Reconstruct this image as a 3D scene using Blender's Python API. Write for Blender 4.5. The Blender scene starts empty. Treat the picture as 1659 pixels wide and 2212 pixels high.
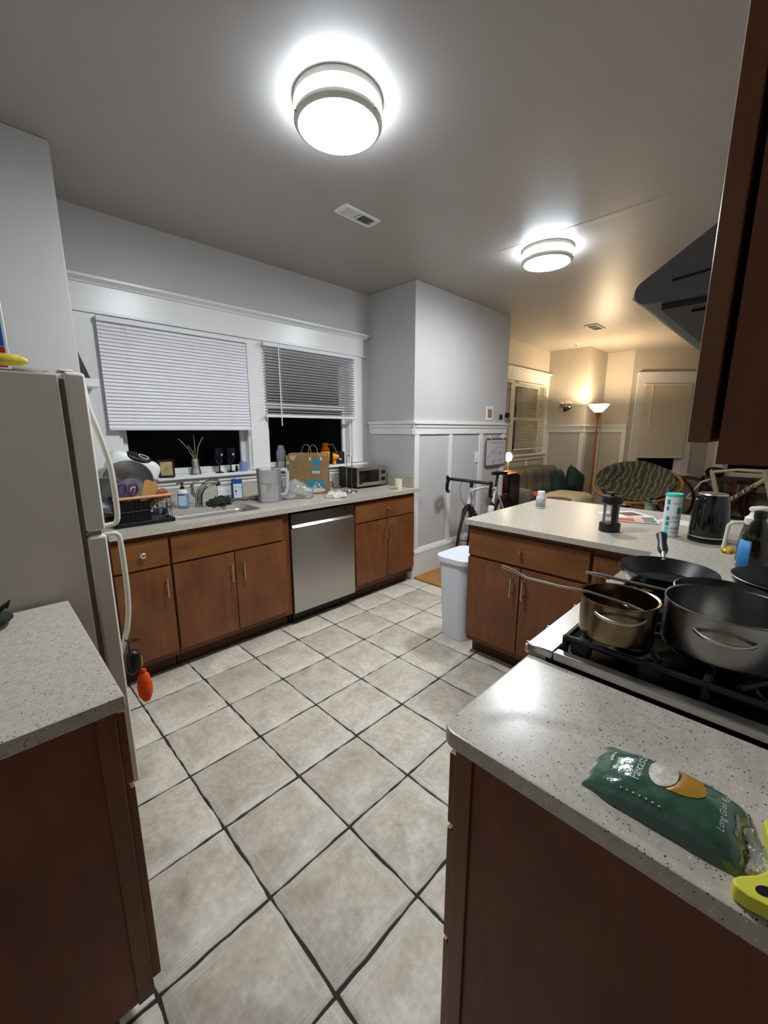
import bpy, bmesh, math, random
from mathutils import Vector, Matrix, Euler, noise
random.seed(7)
PI = math.pi
S = bpy.context.scene
C = S.collection
# ---------------------------------------------------------------- camera
cam_d = bpy.data.cameras.new('camera')
cam_d.sensor_fit = 'HORIZONTAL'; cam_d.sensor_width = 36.0
cam_d.lens = 885.25 / 1659.0 * 36.0
cam_d.clip_start = 0.02
cam = bpy.data.objects.new('camera', cam_d); C.objects.link(cam)
cam.location = (0, 0, 1.4565)
cam.rotation_euler = (PI/2 - 0.1982, 0, -0.7840)
S.camera = cam
# ---------------------------------------------------------------- world (night) and exposure
w = bpy.data.worlds.new('night'); S.world = w; w.use_nodes = True
w.node_tree.nodes['Background'].inputs[0].default_value = (0.0006, 0.0007, 0.001, 1)
w.node_tree.nodes['Background'].inputs[1].default_value = 0.4
S.view_settings.view_transform = 'Standard'
S.view_settings.look = 'None'
S.view_settings.gamma = 1.0
S.view_settings.use_curve_mapping = False
S.view_settings.exposure = 0.0
LAMP_CEIL = 165.0      # emission of the ceiling lamp diffusers
LAMP_FLOOR = 58.0     # watts of the torchiere bulb
H = 2.735             # ceiling height
CT = 0.918            # counter top height

# ---------------------------------------------------------------- materials
def srgb(h):
    h = h.lstrip('#'); o = []
    for i in (0, 2, 4):
        v = int(h[i:i+2], 16)/255.0
        o.append(v/12.92 if v <= .04045 else ((v+.055)/1.055)**2.4)
    return (o[0], o[1], o[2], 1.0)
MATS = {}
def mk(name, col, rough=.5, metal=0.0, spec=.5, nz=0.0, ns=40.0, bump=0.0, bs=120.0, emit=0.0, trans=0.0, ior=1.45, coat=0.0, alpha=1.0, rz=0.0, stretch=None, sub=0.0):
    m = bpy.data.materials.new(name); m.use_nodes = True
    nt = m.node_tree; b = nt.nodes['Principled BSDF']
    c = srgb(col) if isinstance(col, str) else tuple(col)
    b.inputs['Base Color'].default_value = c
    b.inputs['Roughness'].default_value = rough
    b.inputs['Metallic'].default_value = metal
    b.inputs['Specular IOR Level'].default_value = spec
    b.inputs['IOR'].default_value = ior
    b.inputs['Transmission Weight'].default_value = trans
    b.inputs['Coat Weight'].default_value = coat
    b.inputs['Alpha'].default_value = alpha
    if emit:
        b.inputs['Emission Color'].default_value = c
        b.inputs['Emission Strength'].default_value = emit
    if nz or bump or rz:
        tc = nt.nodes.new('ShaderNodeTexCoord'); mp = nt.nodes.new('ShaderNodeMapping')
        nt.links.new(tc.outputs['Object'], mp.inputs[0])
        if stretch: mp.inputs['Scale'].default_value = stretch
    if nz:
        n = nt.nodes.new('ShaderNodeTexNoise'); n.inputs['Scale'].default_value = ns; n.inputs['Detail'].default_value = 5
        nt.links.new(mp.outputs[0], n.inputs['Vector'])
        r = nt.nodes.new('ShaderNodeMapRange'); r.inputs[1].default_value = .3; r.inputs[2].default_value = .7
        r.inputs[3].default_value = 1-nz; r.inputs[4].default_value = 1+nz
        nt.links.new(n.outputs[0], r.inputs[0])
        mx = nt.nodes.new('ShaderNodeMix'); mx.data_type = 'RGBA'; mx.blend_type = 'MULTIPLY'; mx.inputs[0].default_value = 1
        mx.inputs[6].default_value = c
        nt.links.new(r.outputs[0], mx.inputs[7]); nt.links.new(mx.outputs[2], b.inputs['Base Color'])
    if bump:
        n2 = nt.nodes.new('ShaderNodeTexNoise'); n2.inputs['Scale'].default_value = bs; n2.inputs['Detail'].default_value = 3
        nt.links.new(mp.outputs[0], n2.inputs['Vector'])
        bp = nt.nodes.new('ShaderNodeBump'); bp.inputs['Strength'].default_value = bump; bp.inputs['Distance'].default_value = .004
        nt.links.new(n2.outputs[0], bp.inputs['Height']); nt.links.new(bp.outputs[0], b.inputs['Normal'])
    MATS[name] = m
    return m
def nodes_of(m): return m.node_tree, m.node_tree.nodes['Principled BSDF']
def ramp(nt, stops):
    r = nt.nodes.new('ShaderNodeValToRGB'); e = r.color_ramp.elements
    while len(e) < len(stops): e.new(.5)
    for el, (p, c) in zip(e, stops): el.position = p; el.color = srgb(c) if isinstance(c, str) else c
    return r
def mixrgb(nt, f, a, b, mode='MIX'):
    x = nt.nodes.new('ShaderNodeMix'); x.data_type = 'RGBA'; x.blend_type = mode
    for s, v in ((x.inputs[0], f), (x.inputs[6], a), (x.inputs[7], b)):
        if hasattr(v, 'is_output') or hasattr(v, 'links'): nt.links.new(v, s)
        else: s.default_value = v
    return x.outputs[2]

wall_m = mk('wall paint', '#c3c1bf', .42, nz=.02, ns=3, bump=.06, bs=260)
wallw_m = mk('wall paint warm grey', '#c2bbb0', .5, nz=.02, ns=3, bump=.05, bs=260)
ceil_m = mk('ceiling paint', '#ada7a2', .42, nz=.02, ns=2, bump=.05, bs=200)
trim_m = mk('trim gloss paint', '#e4e3e0', .28, bump=.05, bs=60, stretch=(1, 1, 4))
white_m = mk('white plastic', '#e9e9ea', .35)
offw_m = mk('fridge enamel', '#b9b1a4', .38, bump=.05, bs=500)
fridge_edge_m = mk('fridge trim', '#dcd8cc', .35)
gask_m = mk('gasket grey', '#6c6355', .6)
bin_m = mk('bin plastic', '#d5d8e0', .4, bump=.03, bs=600)
steel_m = mk('brushed steel', '#bebbb7', .34, 1.0, nz=.06, ns=18, stretch=(1, 1, 14))
steeld_m = mk('dark steel', '#77726c', .33, 1.0, nz=.08, ns=20)
chrome_m = mk('chrome', '#c8c8ca', .12, 1.0)
nickel_m = mk('nickel', '#b8b6b0', .25, 1.0)
gold_m = mk('stained pot steel', '#8c7a5e', .24, 1.0, nz=.3, ns=14)
potsteel_m = mk('pot steel', '#9d9a96', .26, 1.0, nz=.06, ns=12, stretch=(1, 1, .1))
black_m = mk('black plastic', '#0b0b0c', .4)
blackg_m = mk('black gloss', '#08090a', .12, coat=.3)
enamel_m = mk('black enamel', '#050505', .18, nz=.3, ns=30)
iron_m = mk('cast iron', '#0c0c0c', .55, bump=.2, bs=300)
nonstick_m = mk('nonstick', '#1a1a1a', .34, nz=.2, ns=20)
hood_m = mk('hood grey', '#666b70', .45, nz=.05, ns=30)
hoodu_m = mk('hood underside', '#2e2924', .5, nz=.2, ns=20)
def film(name, col, clear, gloss, rough=.05):
    """thin clear sheet: straight-through light, a little haze and a gloss"""
    m = bpy.data.materials.new(name); m.use_nodes = True; nt = m.node_tree; nt.nodes.clear()
    o = nt.nodes.new('ShaderNodeOutputMaterial'); t = nt.nodes.new('ShaderNodeBsdfTransparent'); d = nt.nodes.new('ShaderNodeBsdfDiffuse'); g = nt.nodes.new('ShaderNodeBsdfGlossy')
    d.inputs[0].default_value = srgb(col); g.inputs['Roughness'].default_value = rough
    a = nt.nodes.new('ShaderNodeMixShader'); a.inputs[0].default_value = clear
    nt.links.new(d.outputs[0], a.inputs[1]); nt.links.new(t.outputs[0], a.inputs[2])
    f = nt.nodes.new('ShaderNodeFresnel'); f.inputs[0].default_value = gloss
    b = nt.nodes.new('ShaderNodeMixShader'); nt.links.new(f.outputs[0], b.inputs[0]); nt.links.new(a.outputs[0], b.inputs[1]); nt.links.new(g.outputs[0], b.inputs[2])
    nt.links.new(b.outputs[0], o.inputs[0]); MATS[name] = m; return m
pane_m = film('window pane', '#000000', 1.0, 1.12, .16)
glass_m = film('clear glass', '#eef3f3', .90, 1.5)
plasticclear_m = film('clear plastic', '#e8e8ec', .78, 1.4)
grout_m = mk('dark grout', '#2b2523', .8, nz=.2, ns=60)
rubber_m = mk('rubber', '#0d0d0d', .7)
copper_m = mk('copper', '#c4683a', .35, .6)
rose_m = mk('wooden rail', '#c98d68', .4)
blind_m = mk('blind vinyl', '#dcdade', .42)
blindw_m = mk('blind vinyl ivory', '#e2dac8', .5)

# cabinet wood
def wood(name, c1, c2, rough=.34, vert=True):
    m = mk(name, c1, rough, spec=.4); nt, b = nodes_of(m)
    tc = nt.nodes.new('ShaderNodeTexCoord'); mp = nt.nodes.new('ShaderNodeMapping')
    oi = nt.nodes.new('ShaderNodeObjectInfo')
    ad = nt.nodes.new('ShaderNodeVectorMath'); ad.operation = 'ADD'
    nt.links.new(tc.outputs['Object'], ad.inputs[0]); nt.links.new(oi.outputs['Random'], ad.inputs[1])
    nt.links.new(ad.outputs[0], mp.inputs[0])
    mp.inputs['Scale'].default_value = (9, 9, 1.2) if vert else (1.2, 9, 9)
    n = nt.nodes.new('ShaderNodeTexNoise'); n.inputs['Scale'].default_value = 3.0; n.inputs['Detail'].default_value = 7; n.inputs['Distortion'].default_value = .8
    nt.links.new(mp.outputs[0], n.inputs['Vector'])
    n2 = nt.nodes.new('ShaderNodeTexNoise'); n2.inputs['Scale'].default_value = 4.0; n2.inputs['Detail'].default_value = 2
    nt.links.new(ad.outputs[0], n2.inputs['Vector'])
    r = ramp(nt, [(.3, c2), (.72, c1)]); nt.links.new(n.outputs[0], r.inputs[0])
    r2 = ramp(nt, [(.3, (.74, .72, .7, 1)), (.7, (1.1, 1.1, 1.1, 1))]); nt.links.new(n2.outputs[0], r2.inputs[0])
    o = mixrgb(nt, 1.0, r.outputs[0], r2.outputs[0], 'MULTIPLY'); nt.links.new(o, b.inputs['Base Color'])
    return m
wood_m = wood('cabinet wood', '#7f4f2f', '#6f4227')
woodh_m = wood('cabinet wood drawer', '#85552f', '#744729', vert=False)
woodd_m = wood('cabinet side wood', '#7a4529', '#6c3b24', rough=.45)
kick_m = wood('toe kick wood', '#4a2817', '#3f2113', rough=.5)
floorw_m = wood('oak floor', '#b9813f', '#9a6630', rough=.3)
beech_m = mk('beech', '#b98a52', .5, nz=.12, ns=30)
redwood_m = mk('red wood', '#8e4f2c', .4, nz=.15, ns=30)
rattan_m = mk('rattan', '#9a6a33', .45, nz=.2, ns=50)
darkwood_m = mk('dark wood', '#2a130b', .35, nz=.2, ns=30)

# speckled quartz worktop
def quartz():
    m = mk('quartz worktop', '#b3aaa0', .25, spec=.5); nt, b = nodes_of(m)
    tc = nt.nodes.new('ShaderNodeTexCoord')
    n = nt.nodes.new('ShaderNodeTexNoise'); n.inputs['Scale'].default_value = 60; n.inputs['Detail'].default_value = 6
    nt.links.new(tc.outputs['Object'], n.inputs['Vector'])
    base = ramp(nt, [(.3, '#b1a79a'), (.7, '#c0b7aa')]); nt.links.new(n.outputs[0], base.inputs[0])
    col = base.outputs[0]
    for sc, thr, cc, dens in ((210, .22, '#3a3026', .66), (125, .19, '#1f1812', .80), (190, .22, '#d6d0c6', .70), (110, .17, '#d9d3c9', .86)):
        v = nt.nodes.new('ShaderNodeTexVoronoi'); v.inputs['Scale'].default_value = sc
        nt.links.new(tc.outputs['Object'], v.inputs['Vector'])
        a = nt.nodes.new('ShaderNodeMath'); a.operation = 'LESS_THAN'; a.inputs[1].default_value = thr
        nt.links.new(v.outputs['Distance'], a.inputs[0])
        sp = nt.nodes.new('ShaderNodeSeparateColor'); nt.links.new(v.outputs['Color'], sp.inputs[0])
        g = nt.nodes.new('ShaderNodeMath'); g.operation = 'GREATER_THAN'; g.inputs[1].default_value = dens
        nt.links.new(sp.outputs[0], g.inputs[0])
        mu = nt.nodes.new('ShaderNodeMath'); mu.operation = 'MULTIPLY'
        nt.links.new(a.outputs[0], mu.inputs[0]); nt.links.new(g.outputs[0], mu.inputs[1])
        col = mixrgb(nt, mu.outputs[0], col, srgb(cc))
    nt.links.new(col, b.inputs['Base Color'])
    return m
quartz_m = quartz()

# ceramic floor tile with hand-brushed mottling
def tile_mat():
    m = mk('floor tile glaze', '#b7afa3', .46, spec=.5); nt, b = nodes_of(m)
    tc = nt.nodes.new('ShaderNodeTexCoord'); oi = nt.nodes.new('ShaderNodeObjectInfo')
    sc = nt.nodes.new('ShaderNodeMath'); sc.operation = 'MULTIPLY'; sc.inputs[1].default_value = 37.0
    nt.links.new(oi.outputs['Random'], sc.inputs[0])
    ad = nt.nodes.new('ShaderNodeVectorMath'); ad.operation = 'ADD'
    nt.links.new(tc.outputs['Object'], ad.inputs[0]); nt.links.new(sc.outputs[0], ad.inputs[1])
    n1 = nt.nodes.new('ShaderNodeTexNoise'); n1.inputs['Scale'].default_value = 9; n1.inputs['Detail'].default_value = 8; n1.inputs['Roughness'].default_value = .65
    nt.links.new(ad.outputs[0], n1.inputs['Vector'])
    r = ramp(nt, [(.28, '#b2a796'), (.5, '#cbc0b0'), (.72, '#d9d0c2')]); nt.links.new(n1.outputs[0], r.inputs[0])
    n2 = nt.nodes.new('ShaderNodeTexNoise'); n2.inputs['Scale'].default_value = 45; n2.inputs['Detail'].default_value = 6
    nt.links.new(ad.outputs[0], n2.inputs['Vector'])
    r2 = ramp(nt, [(.3, (.82, .81, .79, 1)), (.7, (1.08, 1.08, 1.08, 1))]); nt.links.new(n2.outputs[0], r2.inputs[0])
    o = mixrgb(nt, 1.0, r.outputs[0], r2.outputs[0], 'MULTIPLY')
    # brushed streaks that follow the tile edges
    sx = nt.nodes.new('ShaderNodeSeparateXYZ'); nt.links.new(tc.outputs['Object'], sx.inputs[0])
    ab = []
    for q in (0, 1):
        a_ = nt.nodes.new('ShaderNodeMath'); a_.operation = 'ABSOLUTE'; nt.links.new(sx.outputs[q], a_.inputs[0]); ab.append(a_.outputs[0])
    stk = []
    for q, sc_ in ((0, (95, 5, 5)), (1, (5, 95, 5))):
        mp = nt.nodes.new('ShaderNodeMapping'); mp.inputs['Scale'].default_value = sc_; nt.links.new(ad.outputs[0], mp.inputs[0])
        ns_ = nt.nodes.new('ShaderNodeTexNoise'); ns_.inputs['Scale'].default_value = 1.6; ns_.inputs['Detail'].default_value = 3; nt.links.new(mp.outputs[0], ns_.inputs['Vector'])
        rs = ramp(nt, [(.42, (0, 0, 0, 1)), (.66, (1, 1, 1, 1))]); nt.links.new(ns_.outputs[0], rs.inputs[0])
        mr = nt.nodes.new('ShaderNodeMapRange'); mr.inputs[1].default_value = .095; mr.inputs[2].default_value = .135; nt.links.new(ab[q], mr.inputs[0])
        mu = nt.nodes.new('ShaderNodeMath'); mu.operation = 'MULTIPLY'; nt.links.new(rs.outputs[0], mu.inputs[0]); nt.links.new(mr.outputs[0], mu.inputs[1]); stk.append(mu.outputs[0])
    mxm = nt.nodes.new('ShaderNodeMath'); mxm.operation = 'MAXIMUM'; nt.links.new(stk[0], mxm.inputs[0]); nt.links.new(stk[1], mxm.inputs[1])
    sf = nt.nodes.new('ShaderNodeMath'); sf.operation = 'MULTIPLY'; sf.inputs[1].default_value = .55; nt.links.new(mxm.outputs[0], sf.inputs[0])
    o = mixrgb(nt, sf.outputs[0], o, srgb('#e0dad0'))
    rr = ramp(nt, [(0, (.93, .92, .91, 1)), (1, (1.04, 1.04, 1.04, 1))]); nt.links.new(oi.outputs['Random'], rr.inputs[0])
    o = mixrgb(nt, 1.0, o, rr.outputs[0], 'MULTIPLY'); nt.links.new(o, b.inputs['Base Color'])
    bp = nt.nodes.new('ShaderNodeBump'); bp.inputs['Strength'].default_value = .09; bp.inputs['Distance'].default_value = .004
    nt.links.new(n1.outputs[0], bp.inputs['Height']); nt.links.new(bp.outputs[0], b.inputs['Normal'])
    return m
tile_m = tile_mat()

# ---------------------------------------------------------------- geometry helpers
class B:
    def __init__(s): s.bm = bmesh.new()
    def _add(s, verts, faces):
        vs = [s.bm.verts.new(v) for v in verts]
        for f in faces:
            try: s.bm.faces.new([vs[i] for i in f])
            except ValueError: pass
        return vs
    def box(s, x0, x1, y0, y1, z0, z1, bev=0.0, seg=2):
        t = bmesh.new()
        v = [t.verts.new(p) for p in ((x0,y0,z0),(x1,y0,z0),(x1,y1,z0),(x0,y1,z0),(x0,y0,z1),(x1,y0,z1),(x1,y1,z1),(x0,y1,z1))]
        for f in ((3,2,1,0),(4,5,6,7),(0,1,5,4),(1,2,6,5),(2,3,7,6),(3,0,4,7)): t.faces.new([v[i] for i in f])
        if bev: bmesh.ops.bevel(t, geom=t.edges[:], offset=bev, segments=seg, affect='EDGES', profile=.5)
        s.merge(t); return s
    def merge(s, t, M=None):
        me = bpy.data.meshes.new('tmp')
        if M is not None: bmesh.ops.transform(t, matrix=M, verts=t.verts[:])
        t.to_mesh(me); t.free(); s.bm.from_mesh(me); bpy.data.meshes.remove(me)
        return s
    def add(s, other, M=None): return s.merge(other.bm, M)
    def lathe(s, prof, c=(0,0,0), seg=28, axis='Z', cap=True):
        rings = []
        for r, h in prof:
            ring = []
            if r < 1e-6: ring = [s.bm.verts.new(s._ax((0,0,h), c, axis))]
            else:
                for k in range(seg):
                    a = 2*PI*k/seg
                    ring.append(s.bm.verts.new(s._ax((r*math.cos(a), r*math.sin(a), h), c, axis)))
            rings.append(ring)
        for a, b in zip(rings, rings[1:]):
            for k in range(seg):
                k2 = (k+1) % seg
                if len(a) == 1 and len(b) == 1: continue
                if len(a) == 1: s.bm.faces.new((a[0], b[k], b[k2]))
                elif len(b) == 1: s.bm.faces.new((a[k], a[k2], b[0]))
                else: s.bm.faces.new((a[k], a[k2], b[k2], b[k]))
        if cap:
            for ring in (rings[0], rings[-1]):
                if len(ring) > 2:
                    try: s.bm.faces.new(ring)
                    except ValueError: pass
        return s
    def _ax(s, p, c, axis):
        x, y, z = p
        if axis == 'X': x, y, z = z, x, y
        elif axis == 'Y': x, y, z = y, z, x
        return (x+c[0], y+c[1], z+c[2])
    def tube(s, pts, r, seg=8, closed=False, flat=None):
        pts = [Vector(p) for p in pts]; n = len(pts)
        rs = r if isinstance(r, (list, tuple)) else [r]*n
        rings = []; up = Vector((0,0,1)); prev = None
        for i, p in enumerate(pts):
            if closed: d = pts[(i+1) % n]-pts[i-1]
            else: d = pts[min(i+1, n-1)]-pts[max(i-1, 0)]
            d.normalize()
            if prev is None:
                ref = up if abs(d.dot(up)) < .95 else Vector((1,0,0))
                a = d.cross(ref).normalized()
            else:
                a = (prev-d*prev.dot(d))
                a = a.normalized() if a.length > 1e-6 else d.orthogonal().normalized()
            prev = a; b = d.cross(a)
            ring = []
            for k in range(seg):
                t = 2*PI*k/seg
                fx = flat if flat else 1.0
                ring.append(s.bm.verts.new(p+a*(rs[i]*math.cos(t))+b*(rs[i]*fx*math.sin(t))))
            rings.append(ring)
        m = n if closed else n-1
        for i in range(m):
            A, Bq = rings[i], rings[(i+1) % n]
            for k in range(seg):
                k2 = (k+1) % seg
                s.bm.faces.new((A[k], A[k2], Bq[k2], Bq[k]))
        if not closed:
            for ring in (rings[0], rings[-1]):
                try: s.bm.faces.new(ring)
                except ValueError: pass
        return s
    def cyl(s, p0, p1, r0, r1=None, seg=14): return s.tube([p0, p1], [r0, r0 if r1 is None else r1], seg)
    def prism(s, poly, a0, a1, plane='XY', bev=0.0):
        """extrude a 2-D outline: plane XY along z, XZ along y, YZ along x"""
        t = bmesh.new()
        def P(u, v, w): return {'XY': (u, v, w), 'XZ': (u, w, v), 'YZ': (w, u, v)}[plane]
        lo = [t.verts.new(P(u, v, a0)) for u, v in poly]; hi = [t.verts.new(P(u, v, a1)) for u, v in poly]
        n = len(poly)
        t.faces.new(lo[::-1]); t.faces.new(hi)
        for i in range(n): t.faces.new((lo[i], lo[(i+1) % n], hi[(i+1) % n], hi[i]))
        bmesh.ops.recalc_face_normals(t, faces=t.faces[:])
        if bev: bmesh.ops.bevel(t, geom=t.edges[:], offset=bev, segments=2, affect='EDGES', profile=.5)
        s.merge(t); return s
    def sup(s, c, size, e1=.5, e2=.5, nu=20, nv=12, M=None, dent=None):
        """superellipsoid"""
        def sp(v, e): return math.copysign(abs(v)**e, v)
        t = bmesh.new(); rows = []
        for j in range(nv+1):
            ph = -PI/2+PI*j/nv; row = []
            for i in range(nu):
                th = 2*PI*i/nu
                x = size[0]*sp(math.cos(ph), e1)*sp(math.cos(th), e2)
                y = size[1]*sp(math.cos(ph), e1)*sp(math.sin(th), e2)
                z = size[2]*sp(math.sin(ph), e1)
                if dent: x, y, z = dent(x, y, z)
                row.append(t.verts.new((x, y, z)))
            rows.append(row)
        for j in range(nv):
            for i in range(nu):
                i2 = (i+1) % nu
                t.faces.new((rows[j][i], rows[j][i2], rows[j+1][i2], rows[j+1][i]))
        bmesh.ops.remove_doubles(t, verts=t.verts[:], dist=1e-5)
        MM = Matrix.Translation(c) @ (M if M is not None else Matrix.Identity(4))
        s.merge(t, MM); return s
    def grid(s, f, nu, nv):
        g = [[s.bm.verts.new(f(i/nu, j/nv)) for i in range(nu+1)] for j in range(nv+1)]
        for j in range(nv):
            for i in range(nu): s.bm.faces.new((g[j][i], g[j][i+1], g[j+1][i+1], g[j+1][i]))
        return s
    def rot(s, M): bmesh.ops.transform(s.bm, matrix=M, verts=s.bm.verts[:]); return s
    def jit(s, amt, sc=8, seed=0):
        for v in s.bm.verts:
            q = v.co*sc+Vector((seed, seed*1.7, seed*.3)); v.co += noise.noise_vector(q)*amt
        return s
def finish(me, smooth=True, ang=40):
    if smooth and len(me.polygons):
        me.polygons.foreach_set('use_smooth', [True]*len(me.polygons))
        try: me.set_sharp_from_angle(angle=math.radians(ang))
        except Exception: pass
def obj(name, b, mat, parent=None, smooth=True, ang=40, world=False, solid=0.0):
    bm = b.bm if isinstance(b, B) else b
    if world and parent is not None:
        bmesh.ops.translate(bm, vec=-Vector(parent.location), verts=bm.verts[:])
    bmesh.ops.recalc_face_normals(bm, faces=bm.faces[:])
    me = bpy.data.meshes.new(name); bm.to_mesh(me); bm.free()
    finish(me, smooth, ang)
    if mat is not None: me.materials.append(mat)
    o = bpy.data.objects.new(name, me); C.objects.link(o)
    if parent is not None: o.parent = parent
    if solid:
        md = o.modifiers.new('thickness', 'SOLIDIFY'); md.thickness = solid; md.offset = 0
    elif smooth:
        wn = o.modifiers.new('flat faces', 'WEIGHTED_NORMAL'); wn.keep_sharp = True; wn.weight = 80
    return o
def tag(o, label=None, cat=None, group=None, kind=None):
    if label: o['label'] = label
    if cat: o['category'] = cat
    if group: o['group'] = group
    if kind: o['kind'] = kind
    return o
def thing(name, label, cat, loc=(0,0,0), rz=0.0, group=None, kind=None):
    o = bpy.data.objects.new(name, None); C.objects.link(o); o.empty_display_size = .05
    o.location = loc; o.rotation_euler = (0, 0, rz)
    return tag(o, label, cat, group, kind)
def struct(name, b, mat, label=None, **k):
    o = obj(name, b, mat, **k); o['kind'] = 'structure'
    if label: o['label'] = label
    return o
def share(name, me, parent, loc=(0,0,0), rot=(0,0,0)):
    o = bpy.data.objects.new(name, me); C.objects.link(o); o.parent = parent
    o.location = loc; o.rotation_euler = rot
    return o
def rrect(w, d, r, n=5):
    out = []
    for cx, cy, a0 in ((w/2-r, d/2-r, 0), (-w/2+r, d/2-r, PI/2), (-w/2+r, -d/2+r, PI), (w/2-r, -d/2+r, 1.5*PI)):
        for k in range(n+1):
            a = a0+PI/2*k/n; out.append((cx+r*math.cos(a), cy+r*math.sin(a)))
    return out
def arc(cx, cy, r, a0, a1, n): return [(cx+r*math.cos(a0+(a1-a0)*k/n), cy+r*math.sin(a0+(a1-a0)*k/n)) for k in range(n+1)]
def Rz(a): return Matrix.Rotation(a, 4, 'Z')
def Rx(a): return Matrix.Rotation(a, 4, 'X')
def Ry(a): return Matrix.Rotation(a, 4, 'Y')
def Tr(x, y, z): return Matrix.Translation((x, y, z))

# lettering, made while the scene is still small
TXT = {}
for s_ in ('Fantastic', 'Long Grain Rice', 'TREK', 'CIDER', 'BATH SOAP'):
    cu = bpy.data.curves.new('t', 'FONT'); cu.body = s_; cu.size = 1.0; cu.resolution_u = 2
    if s_ == 'TREK': cu.shear = .25
    to = bpy.data.objects.new('t', cu); C.objects.link(to)
    me_ = bpy.data.meshes.new_from_object(to.evaluated_get(bpy.context.evaluated_depsgraph_get()))
    TXT[s_] = ([tuple(v.co) for v in me_.vertices], [tuple(p.vertices) for p in me_.polygons])
    bpy.data.objects.remove(to); bpy.data.curves.remove(cu); bpy.data.meshes.remove(me_)
def smudges(width, height, n, fn, seed=1):
    """illegible small print: a row of little blocks, mapped by fn(u, v)"""
    r = random.Random(seed); b = B(); st = width/n
    for k in range(n):
        u0 = -width/2+k*st; u1 = u0+st*r.uniform(.55, .85); v1 = height*r.uniform(.3, .5); v0 = -height*.5
        b._add([fn(u0, v0), fn(u1, v0), fn(u1, v1), fn(u0, v1)], [(0, 1, 2, 3)])
    return b
def letters(s_, width, fn):
    """text scaled to width and centred, each vertex mapped by fn(u, v)"""
    vs, fs = TXT[s_]
    x0 = min(v[0] for v in vs); x1 = max(v[0] for v in vs); y0 = min(v[1] for v in vs); y1 = max(v[1] for v in vs)
    k = width/(x1-x0); b = B()
    b._add([fn((v[0]-(x0+x1)/2)*k, (v[1]-(y0+y1)/2)*k) for v in vs], fs)
    return b
# ================================================================ THE SETTING
# ---- kitchen floor: grout bed and single tiles
TX, TY, TPHI, TS = .4634, 2.3080, .0097, .33
fl = struct('floor', B().box(-.5, 2.945, -1.3, 3.16, -.06, -.004), grout_m, 'kitchen floor of beige square tiles with dark grout')
def tile_outline(seed, size=TS, n=10):
    rnd = random.Random(seed); g = .0038; h = size/2-g; pts = []
    offs = [rnd.random()*50 for _ in range(4)]
    for e in range(4):
        for k in range(n):
            t = -1+2*k/n
            wob = .0052*noise.noise((t*2.6+offs[e], seed*3.1, 0))+.0024*noise.noise((t*8+offs[e], 0, seed))
            d = h+wob-.002*abs(t)**12
            u = t*h
            pts.append(((u, -d), (d, u), (-u, d), (-d, -u))[e])
    return pts
def tile_mesh(pts):
    b = B(); n = len(pts); bm = b.bm
    def ring(sc, z): return [bm.verts.new((x*sc, y*sc, z)) for x, y in pts]
    r0, r1, r2 = ring(1, -.006), ring(1, -.0022), ring(.985, 0)
    for a, c in ((r0, r1), (r1, r2)):
        for i in range(n): bm.faces.new((a[i], a[(i+1) % n], c[(i+1) % n], c[i]))
    bm.faces.new(r2)
    me = bpy.data.meshes.new('tile'); bmesh.ops.recalc_face_normals(bm, faces=bm.faces[:]); bm.to_mesh(me); bm.free()
    finish(me, True, 50); me.materials.append(tile_m); return me
variants = [tile_mesh(tile_outline(k)) for k in range(7)]
rndt = random.Random(3)
for i in range(-4, 8):
    for j in range(-11, 2):
        u, v = i-.5, j-.5
        cx = TX+TS*(u*math.cos(TPHI)-v*math.sin(TPHI)); cy = TY+TS*(u*math.sin(TPHI)+v*math.cos(TPHI))
        if cx-TS/2 < -.52 or cy-TS/2 < -1.32 or cy > 2.75: continue
        if cx > .9 and cy < -.1: continue
        if cx > 2.5 and cy < .9: continue
        share('tile', rndt.choice(variants), fl, (cx, cy, 0), (0, 0, TPHI+rndt.randrange(4)*PI/2))
# cut tiles along the threshold
for j in range(-3, 2):
    v = j-.5
    b = B(); x0 = TX+TS*7+.003-TS*v*0; 
    cy = TY+TS*v+.0097*TS*7
    b.box(2.7735+.0035-TPHI*TS*v, 2.943, cy-TS/2+.0035, cy+TS/2-.0035, -.006, 0, .0015, 1)
    if cy > .9: obj('tile', b, tile_m, fl)

# ---- living room floor: boards and a rounded nosing
fl2 = struct('floor', B().box(2.95, 8.95, -1.1, 3.16, -.06, .0), grout_m, 'orange-brown oak board floor of the living room')
for k in range(56):
    y0 = -1.1+k*.0765
    if y0+.0765 > 3.17: break
    obj('plank', B().box(3.03, 8.9, y0+.0006, min(y0+.0759, 3.15), .0, .022, .0015, 1), floorw_m, fl2)
obj('nosing', B().prism([(2.948, .0), (2.948, .012), (2.956, .021), (2.968, .025), (3.029, .025), (3.029, .0)], 1.35, 2.545, 'XZ'), floorw_m, fl2)

# ---- ceiling with its faint plaster seam
ce = struct('ceiling', B().box(-.5, 9.0, -1.3, 3.3, H, H+.08), ceil_m, 'smooth off-white painted ceiling')
obj('ceiling_seam', B().prism([(2.925, H+.001), (2.930, H-.0016), (2.95, H-.0018), (3.02, H+.001)], -.25, 1.75, 'XZ'), ceil_m, ce, smooth=False)

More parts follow.
